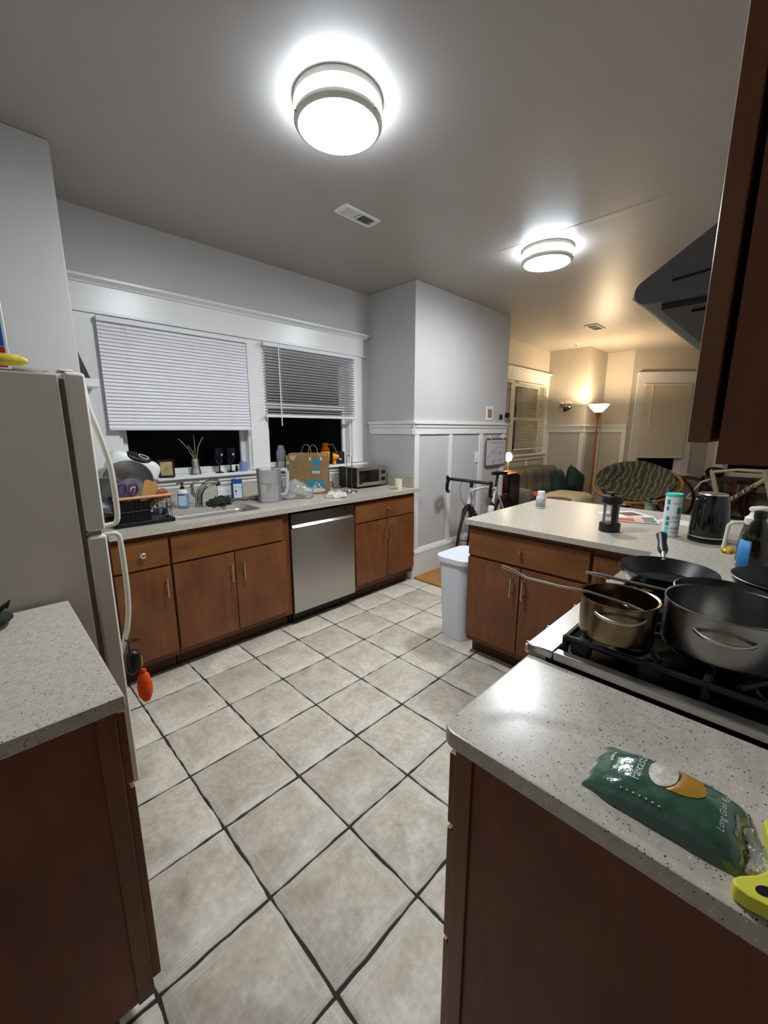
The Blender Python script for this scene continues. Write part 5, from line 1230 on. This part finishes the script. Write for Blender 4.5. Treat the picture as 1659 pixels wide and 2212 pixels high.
def bicycle(label, loc, rz, m_frame, m_fork, thick, full, lean=0.0, steer=0.0):
    """front towards local -x, front axle at x = -.50, rear axle at x = .49"""
    t = thing('bicycle', label, 'bicycle', loc, rz); t.rotation_euler = (lean, 0, rz)
    az = .34; BB = Vector((.075, 0, .27)); HT = Vector((-.385, 0, .86)); HB = Vector((-.425, 0, .70)); ST = Vector((.225, 0, .80)); FA = Vector((-.50, 0, az)); RA = Vector((.49, 0, az))
    k = thick; MS = Tr(*HB) @ Matrix.Rotation(steer, 4, (HT-HB).normalized()) @ Tr(*(-HB))
    fb = B().tube([HT, HB], [.019*k, .021*k], 12)
    fb.tube([HB+Vector((.01, 0, .025)), HB.lerp(BB, .5), BB], [.019*k, .021*k, .022*k], 12, flat=.8).tube([HT+Vector((0, 0, -.03)), HT.lerp(ST, .5)+Vector((0, 0, .004)), ST+Vector((-.005, 0, -.02))], [.017*k, .014*k, .014*k], 12, flat=.8)
    fb.tube([ST, BB], [.015*k, .017*k], 12).cyl(BB+Vector((0, -.035, 0)), BB+Vector((0, .035, 0)), .022, seg=14)
    for s_ in (-1, 1):
        fb.tube([BB+Vector((.02, s_*.012, 0)), BB+Vector((.12, s_*.035, .012)), RA+Vector((0, s_*.06, 0))], .009*k, 8)
        fb.tube([ST+Vector((.008, s_*.008, -.09*(k-1)-.03)), ST.lerp(RA, .4)+Vector((0, s_*.035, 0)), RA+Vector((0, s_*.06, 0))], [.009*k, .008*k, .008*k], 8)
    fr = obj('frame', fb, m_frame, t)
    fk = B().tube([HB+Vector((-.002, 0, -.005)), HB+Vector((-.01, 0, -.03))], .02*k, 10)
    for s_ in (-1, 1): fk.tube([HB+Vector((-.008, s_*.02, -.02)), HB+Vector((-.02, s_*.042, -.07)), FA+Vector((.006, s_*.05, .06)), FA+Vector((0, s_*.05, 0))], [.014*k, .013*k, .008, .007], 8)
    obj('fork', fk.rot(MS), m_fork, t)
    wheel(t, -.50, M=MS); wheel(t, .49)
    # drivetrain
    obj('chainring', B().lathe([(.085, -.002), (.088, 0), (.085, .002)], (0, 0, 0), 30).rot(Tr(BB.x, -.045, BB.z) @ Rx(PI/2)), black_m, t)
    for s_ in (-1, 1):
        ca = .9 if s_ > 0 else .9+PI
        e = BB+Vector((.17*math.cos(ca), s_*.062, .17*math.sin(ca))); cr = obj('crank', B().tube([BB+Vector((0, s_*.06, 0)), e], .009, 8), black_m, t)
        obj('pedal', B().box(e.x-.04, e.x+.04, e.y+s_*.012-.0 if s_ > 0 else e.y-.075, e.y+.075 if s_ > 0 else e.y-.012, e.z-.009, e.z+.009, .003, 1), black_m, cr)
    if full: sp_ = obj('seatpost', B().cyl(ST, ST+Vector((.045, 0, .135)), .0135, seg=12), black_m, t)
    S0 = ST+Vector((.05, 0, .155))
    if full: obj('saddle', B().prism([(-.14, -.012), (-.13, -.022), (-.02, -.035), (.08, -.066), (.125, -.066), (.135, -.04), (.135, .04), (.125, .066), (.08, .066), (-.02, .035), (-.13, .022), (-.14, .012)], -.018, .018, 'XY', .008).rot(Tr(S0.x, 0, S0.z) @ Ry(.04)), black_m, t)
    if full:
        stc = HT+Vector((.012, 0, .055))
        obj('stem', B().cyl(HT+Vector((0, 0, -.005)), stc+Vector((.004, 0, .012)), .018, seg=12).tube([stc, stc+Vector((-.09, 0, .022))], .016, 10).rot(MS), black_m, t)
        bc = stc+Vector((-.09, 0, .022))
        hb = B().tube([bc+Vector((0, -.195, 0)), bc+Vector((0, 0, 0)), bc+Vector((0, .195, 0))], [.0155, .0165, .0155], 12)
        for s_ in (-1, 1):
            pts = [(0, .19, 0), (-.03, .205, .002), (-.065, .207, -.008), (-.088, .208, -.045), (-.08, .209, -.09), (-.04, .212, -.122), (.04, .214, -.135)]
            hb.tube([bc+Vector((x, s_*y, z)) for x, y, z in pts], .0155, 10)
        bar = obj('drop_handlebar', hb.rot(MS), black_m, t)
        for s_ in (-1, 1):
            obj('brake_hood', B().tube([bc+Vector((-.05, s_*.206, .0)), bc+Vector((-.10, s_*.207, .012)), bc+Vector((-.125, s_*.207, .04))], [.018, .019, .013], 10).rot(MS), black_m, bar)
            obj('brake_lever', B().tube([bc+Vector((-.118, s_*.207, .01)), bc+Vector((-.135, s_*.209, -.05)), bc+Vector((-.118, s_*.212, -.10))], [.009, .008, .005], 8, flat=.6).rot(MS), black_m, bar)
        obj('cable', B().tube([bc+Vector((.0, -.05, .0)), bc+Vector((-.05, -.06, -.06)), bc+Vector((-.02, -.05, -.16)), bc+Vector((.06, -.02, -.20)), HT+Vector((.09, -.01, -.03))], .0024, 6).tube([bc+Vector((0, .06, 0)), bc+Vector((-.07, .05, -.07)), bc+Vector((-.06, .03, -.19)), HB+Vector((-.02, .02, -.02))], .0024, 6), black_m, t)
        obj('bottle_cage', B().tube([BB.lerp(ST, .25)+Vector((-.03, 0, 0)), BB.lerp(ST, .25)+Vector((-.085, .0, .02)), BB.lerp(ST, .5)+Vector((-.075, 0, 0))], .004, 6), black_m, t)
    return t, dict(BB=BB, HT=HT, HB=HB, ST=ST, fr=fr)
frame_w = mk('frame white gloss', '#cfcfce', .2, nz=.02, ns=5); cream_fr = mk('frame cream gloss', '#e8dfca', .2)
t, kp = bicycle('white and black road bicycle leaning along the wall by the whiteboard', (3.90, 2.330, .022), .12, frame_w, black_m, 1.0, True, steer=.30)
dn = (kp['HB']-kp['BB']).normalized()
for k in range(6):
    p = kp['BB'].lerp(kp['HB'], .42+.09*k); obj('decal', B().box(-.012, .012, -.0218, .0218, -.018, .018, .002, 1).rot(Tr(*p) @ Ry(-.7)), black_m, kp['fr'])
t2 = thing('water_bottle', 'white sports bottle in the road bicycle cage', 'bottle', (3.90+.095, 2.341, .022+.43), .12)
obj('bottle', B().lathe([(.032, 0), (.035, .006), (.035, .075), (.031, .085), (.035, .095), (.035, .165), (.028, .178)], seg=24), white_m, t2); obj('cap', B().lathe([(.030, .178), (.031, .18), (.031, .196), (.012, .204), (.011, .218), (0, .218)], seg=20), black_m, t2); t2.rotation_euler = (0, .27, .12)
t, kp = bicycle('cream racing bicycle with black lettering beyond the kettle', (8.22, .70, .022), PI/2, cream_fr, cream_fr, 2.2, False)
mid = kp['BB'].lerp(kp['HB'], .55); d_ = (kp['HB']-kp['BB']).normalized()
# lettering reads up the down tube on the side facing the kitchen (local +y)
for sgn in (1,):
    obj('lettering', letters('TREK', .34, lambda u, v: tuple(mid+d_*u+Vector((d_.z, 0, -d_.x))*v*.7+Vector((0, .0475, 0)))), black_m, kp['fr'], smooth=False)
# ================================================================ LIVING ROOM
sofa_m = mk('sofa fabric', '#6f685a', .9, nz=.08, ns=30, bump=.3, bs=220); ott_m = mk('ottoman fabric', '#c7b795', .9, nz=.05, ns=20, bump=.25, bs=220)
pillow_m = mk('green velvet', '#20382f', .85, nz=.15, ns=20)
t = thing('sofa', 'grey-beige tufted sofa below the living room window', 'sofa', (6.115, 2.76, .022))
def SB(nm, b, m=sofa_m): return obj(nm, b, m, t)
SB('base', B().box(-.82, .76, -.32, .33, .06, .30, .03))
SB('back', B().sup((-.03, .25, .56), (.84, .075, .31), .3, .3, 36, 14))
for x in (-.54, .0, .54):
    def tuft(px, py, pz):
        k = max(0, 1-(px*px+pz*pz)/.010); rr_ = math.hypot(px, pz)
        fold = .010*math.cos(4*math.atan2(pz, px))*min(1, rr_/.1)
        return (px, py+((.05*k+fold) if py < 0 else 0), pz)
    c = SB('back_cushion', B().sup((x-.02, .115, .64), (.262, .105, .225), .5, .42, 44, 24, M=Rx(-.12), dent=tuft)); obj('button', B().sup((x-.02, .064, .648), (.014, .008, .014), 1, 1, 10, 6), sofa_m, c)
for x in (-.40, .32): SB('seat_cushion', B().sup((x, -.11, .37), (.37, .21, .09), .35, .35, 30, 12))
SB('arm', B().sup((.83, .0, .38), (.12, .33, .30), .4, .45, 26, 14)); SB('arm', B().sup((-.86, .0, .38), (.11, .33, .27), .4, .45, 26, 14))
for x in (-.75, .7):
    for y in (-.27, .27): SB('foot', B().cyl((x, y, 0), (x, y, .07), .025, seg=8), darkwood_m)
def pillow(label, loc, rot):
    def pf(sg):
        def f(u, v):
            a, c = 2*u-1, 2*v-1; th = .085*((1-a**4)*(1-c**4))**.6+.004
            k = 1-.07*(1-min(1, abs(a*c)*1.5))
            return (a*.20*k, sg*th, c*.20*k)
        return f
    pb_ = B().grid(pf(-1), 14, 14).grid(pf(1), 14, 14)
    bmesh.ops.remove_doubles(pb_.bm, verts=pb_.bm.verts[:], dist=.009)
    o = obj('throw_pillow', pb_, pillow_m, ang=80)
    o.location = loc; o.rotation_euler = rot; tag(o, label, 'pillow', 'green pillows on the sofa')
pillow('dark green throw pillow propped in the middle of the sofa', (6.24, 2.51, .665), (-.2, .03, .15))
pillow('dark green throw pillow tilted against the sofa arm', (6.62, 2.41, .665), (-.25, .5, -.25))
t = thing('ottoman', 'puffy beige ottoman in front of the sofa', 'ottoman', (5.60, 2.11, .022)); obj('cushion', B().sup((0, 0, .36), (.30, .28, .255), .4, .45, 36, 16), ott_m, t); obj('piping', B().tube([(x, y, .34) for x, y in rrect(.605, .565, .16, 6)], .006, 6, closed=True), ott_m, t)
for x in (-.2, .2):
    for y in (-.2, .2): obj('foot', B().cyl((x, y, 0), (x, y, .11), .02, seg=8), darkwood_m, t)
t = thing('stool', 'round wooden stool behind the peninsula', 'stool', (5.02, 2.005, .022)); obj('seat', B().lathe([(.12, .575), (.145, .582), (.15, .594), (.145, .606), (0, .608)], seg=36), mk('stool wood', '#7a5530', .3, nz=.15, ns=20), t)
for k in range(4):
    a = PI/4+k*PI/2; obj('leg', B().cyl((.17*math.cos(a), .17*math.sin(a), 0), (.10*math.cos(a), .10*math.sin(a), .58), .014, seg=8), darkwood_m, t)
t = thing('record_cabinet', 'dark reddish wood cabinet at the end of the wall', 'cabinet', (4.98, 2.78, .022)); obj('box', B().box(-.17, .13, -.19, .19, .03, .865, .004, 1), mk('mahogany', '#3a1710', .3, nz=.2, ns=20), t); obj('speaker_grille', B().box(-.13, .135, -.2105, -.191, .06, .85, .02), black_m, t); obj('top', B().box(-.175, .135, -.20, .195, .8655, .88, .002, 1), redwood_m, t)
t = thing('table_lamp', 'small glowing table lamp at the end of the wall', 'lamp', (5.08, 2.735, .9035)); bulb_m = mk('warm bulb', (1, .80, .50, 1), .4, emit=55); obj('base', B().lathe([(.05, 0), (.05, .008), (.006, .014), (.006, .14)], seg=20), rose_m, t); obj('bulb', B().sup((0, 0, .195), (.050, .050, .062), 1, 1, 22, 14), bulb_m, t)
t = tag(obj('red_cloth', B().sup((0, 0, 0), (.10, .07, .04), .8, .8, 34, 14).jit(.03, 14, 4).rot(Tr(5.62, 2.55, .545)), mk('coral cloth', '#e0503c', .8)), 'crumpled coral red cloth on the sofa seat', 'cloth')
# ---- floor lamp
t = thing('floor_lamp', 'copper torchiere floor lamp in the corner', 'floor lamp', (6.88, 2.255, .022))
shade_m = mk('glowing shade glass', (1, .82, .52, 1), .4, emit=14)
obj('base', B().lathe([(.13, 0), (.13, .012), (.03, .028), (.016, .04)], seg=30), copper_m, t); obj('pole', B().cyl((0, 0, .035), (0, 0, 1.58), .011, seg=12), copper_m, t)
obj('holder', B().lathe([(.011, 1.56), (.014, 1.60), (.032, 1.66), (.048, 1.70)], seg=24), copper_m, t)
obj('shade', B().lathe([(.050, 1.695), (.075, 1.72), (.115, 1.765), (.148, 1.812), (.145, 1.814), (.112, 1.770), (.07, 1.726), (.0, 1.706)], seg=40), shade_m, t)
ld = bpy.data.lights.new('torchiere_bulb', 'POINT'); ld.energy = LAMP_FLOOR; ld.color = (1, .79, .51); ld.shadow_soft_size = .035
lo_ = bpy.data.objects.new('bulb', ld); C.objects.link(lo_); lo_.parent = t; lo_.location = (0, 0, 1.775)
# ---- mirror ball
t = thing('mirror_ball', 'small silver mirror ball hanging by the wall', 'mirror ball', (6.93, 2.775, 1.715))
mb = B(); nseg = 22
for j in range(11):
    p0, p1 = -PI/2+PI*j/11, -PI/2+PI*(j+1)/11
    for i in range(nseg):
        a0, a1 = 2*PI*i/nseg, 2*PI*(i+1)/nseg; R_ = .105
        q = [Vector((R_*math.cos(p)*math.cos(a), R_*math.cos(p)*math.sin(a), R_*math.sin(p)+.11)) for p, a in ((p0, a0), (p0, a1), (p1, a1), (p1, a0))]
        c_ = sum(q, Vector())/4; q = [c_+(v-c_)*.93+Vector((0, 0, 0)) for v in q]
        try: mb.bm.faces.new([mb.bm.verts.new(v) for v in q])
        except ValueError: pass
mt = obj('mirror_facets', mb, mk('mirror', '#e6e2da', .05, 1.0), t, smooth=False); mt['kind'] = 'stuff'
obj('core', B().sup((0, 0, .11), (.102, .102, .102), 1, 1, 24, 14), grey_m, t); obj('string', B().cyl((0, 0, .21), (0, 0, 1.018), .0005, seg=5), grey_m, t)
# ---- papasan chair
t = thing('papasan_chair', 'round rattan papasan chair with a wavy green cushion', 'papasan chair', (6.20, 1.47, .022))
PM = Tr(0, 0, .73) @ Rz(.1) @ Ry(-.39)
def ringp(R, z, n=48): return [PM @ Vector((R*math.cos(2*PI*k/n), R*math.sin(2*PI*k/n), z)) for k in range(n)]
obj('rim', B().tube(ringp(.505, .0), .019, 10, closed=True), rattan_m, t)
hoop = B()
for k in range(10):
    a = 2*PI*k/10
    hoop.tube([PM @ Vector((R*math.cos(a), R*math.sin(a), z)) for R, z in ((.50, -.005), (.42, -.13), (.30, -.21), (.16, -.25))], .009, 6)
hoop.tube(ringp(.30, -.21, 30), .010, 6, closed=True); obj('basket', hoop, rattan_m, t)
st = B()
st.tube([(.30*math.cos(a), .30*math.sin(a), .02) for a in [2*PI*k/32 for k in range(32)]], .018, 8, closed=True).tube([(.24*math.cos(a), .24*math.sin(a), .36) for a in [2*PI*k/32 for k in range(32)]], .016, 8, closed=True)
for k in range(8):
    a = 2*PI*k/8; st.cyl((.29*math.cos(a), .29*math.sin(a), .03), (.235*math.cos(a+.5), .235*math.sin(a+.5), .355), .010, seg=8)
obj('stand', st, rattan_m, t)
cush_m = mk('papasan fabric', '#4a4a36', .85, bump=.2, bs=160); nt, bb_ = nodes_of(cush_m)
tc = nt.nodes.new('ShaderNodeTexCoord'); wv = nt.nodes.new('ShaderNodeTexWave'); wv.wave_type = 'BANDS'; wv.bands_direction = 'Y'
wv.inputs['Scale'].default_value = 4.6; wv.inputs['Distortion'].default_value = 6.0; wv.inputs['Detail'].default_value = 1.5; wv.inputs['Detail Scale'].default_value = 1.6
nt.links.new(tc.outputs['Object'], wv.inputs['Vector']); rp = ramp(nt, [(.0, '#34352a'), (.5, '#4c4d3b'), (.84, '#34352a'), (.93, '#8f8972'), (.97, '#8f8972'), (1.0, '#4c4d3b')]); nt.links.new(wv.outputs['Fac'], rp.inputs[0]); nt.links.new(rp.outputs[0], bb_.inputs['Base Color'])
cb = B(); NR, NA = 12, 48; rows = []
def cush(r, a, top):
    z = -.21+.22*r**2.2+.05*r*r*math.cos(a)+.03*r*r*math.sin(a)
    th = .05*math.sqrt(max(0, 1-r**6))
    puff = .018*noise.noise((r*5, a*2.0, 2))+.012*math.cos(a*8)*r
    ext = .455+.03*math.cos(a)*(-1 if False else 1)
    return PM @ Vector((r*ext*math.cos(a), r*ext*math.sin(a)+.028*r, z+.03+(th+puff if top else -th)))
ct_, cbm = cb.bm.verts.new(cush(0, 0, True)), cb.bm.verts.new(cush(0, 0, False))
T_ = [[cb.bm.verts.new(cush(j/NR, 2*PI*i/NA, True)) for i in range(NA)] for j in range(1, NR+1)]; D_ = [[cb.bm.verts.new(cush(j/NR, 2*PI*i/NA, False)) for i in range(NA)] for j in range(1, NR+1)]
for i in range(NA):
    i2 = (i+1) % NA
    cb.bm.faces.new((ct_, T_[0][i], T_[0][i2])); cb.bm.faces.new((cbm, D_[0][i2], D_[0][i])); cb.bm.faces.new((T_[-1][i], D_[-1][i], D_[-1][i2], T_[-1][i2]))
    for j in range(NR-1):
        cb.bm.faces.new((T_[j][i], T_[j+1][i], T_[j+1][i2], T_[j][i2])); cb.bm.faces.new((D_[j][i], D_[j][i2], D_[j+1][i2], D_[j+1][i]))
obj('cushion', cb, cush_m, t, ang=80)
# ---- dining table with a pot plant just beyond the peninsula
t = thing('dining_table', 'dark wooden table just beyond the peninsula', 'table', (4.03, .95, .022)); obj('table_top', B().box(-.42, .42, -.72, .60, .675, .70, .004, 1), darkwood_m, t)
for x in (-.36, .36):
    for y in (-.66, .54): obj('leg', B().box(x-.025, x+.025, y-.025, y+.025, 0, .6745), darkwood_m, t)
t = thing('potted_plant', 'small grey-green pot with dry leaves on the dark table', 'pot plant', (4.19, .862, .7225)); obj('pot', B().lathe([(.034, 0), (.040, .01), (.044, .05), (.040, .075), (.050, .095), (.052, .102), (.047, .102), (.037, .078), (0, .07)], seg=28), mk('celadon', '#8b9486', .4), t)
for k in range(9):
    a = k*.7; obj('leaf', B().sup((.022*math.cos(a), .022*math.sin(a), .104+.008*(k % 3)), (.022, .008, .003), .9, .9, 10, 6, M=Rz(a) @ Ry(-.4)), mk('dry leaf', '#6f6a50', .7) if k == 0 else MATS['dry leaf'], t)
t = tag(obj('red_bowl', B().lathe([(.03, 0), (.06, .02), (.075, .05), (.072, .05), (.056, .022), (0, .008)], (4.25, 1.10, .7225), 28), mk('dull red glaze', '#6e2b2b', .3)), 'dull red bowl on the dark table beside the pot plant', 'bowl')
# ---- shelf unit with bits under the bay window, another wheel leaning in front of it
t = thing('shelf_unit', 'low dark open shelf under the bay window behind the racing bicycle', 'shelf', (8.60, .45, .022))
for y in (-.70, .0, .62): obj('upright', B().box(-.13, .13, y-.012, y+.012, 0, .66), darkwood_m, t)
for z in (.02, .22, .43, .665): obj('board', B().box(-.13, .13, -.712, .632, z, z+.02), mk('shelf board', '#4c3626', .5, nz=.2, ns=12) if z < .03 else MATS['shelf board'], t)
rb_ = random.Random(5); cols = ['#6b4a2d', '#7d2f28', '#4e5b52', '#8a7a5c', '#3c4152', '#94836a']
bms = [mk('book cover %d' % k, c, .6) for k, c in enumerate(cols)]
cn = ['brown', 'dark red', 'grey-green', 'tan', 'slate blue', 'pale tan']
for zi, z in enumerate((.24, .45)):
    y = .03
    for k in range(6):
        wd = rb_.uniform(.035, .06); hh = rb_.uniform(.13, .175); q = (k+zi*3) % 6
        b_ = B().box(8.50, 8.62, .45+y, .45+y+wd, .022+z+.0005, .022+z+hh, .002, 1); y += wd+.003
        tag(obj('book', b_, bms[q]), '%s book standing on the %s board of the dark shelf' % (cn[q], 'middle' if zi == 0 else 'upper'), 'book', 'books on the %s board' % ('middle' if zi == 0 else 'upper'))
t = thing('helmet', 'black glossy bicycle helmet on the low dark shelf', 'helmet', (8.55, .92, .7085)); obj('shell', B().sup((0, 0, .07), (.09, .13, .085), .9, .9, 26, 14), blackg_m, t); 
for y in (-.04, .04): obj('vent', B().sup((-.076, y, .09), (.016, .012, .03), .8, .8, 10, 8), white_m, t)
t = thing('spare_wheel', 'black bicycle wheel leaning beside the papasan chair', 'wheel', (8.02, 1.34, .022), PI/2); wheel(t, 0.0); t.rotation_euler = (.0, 0, PI/2-.5)
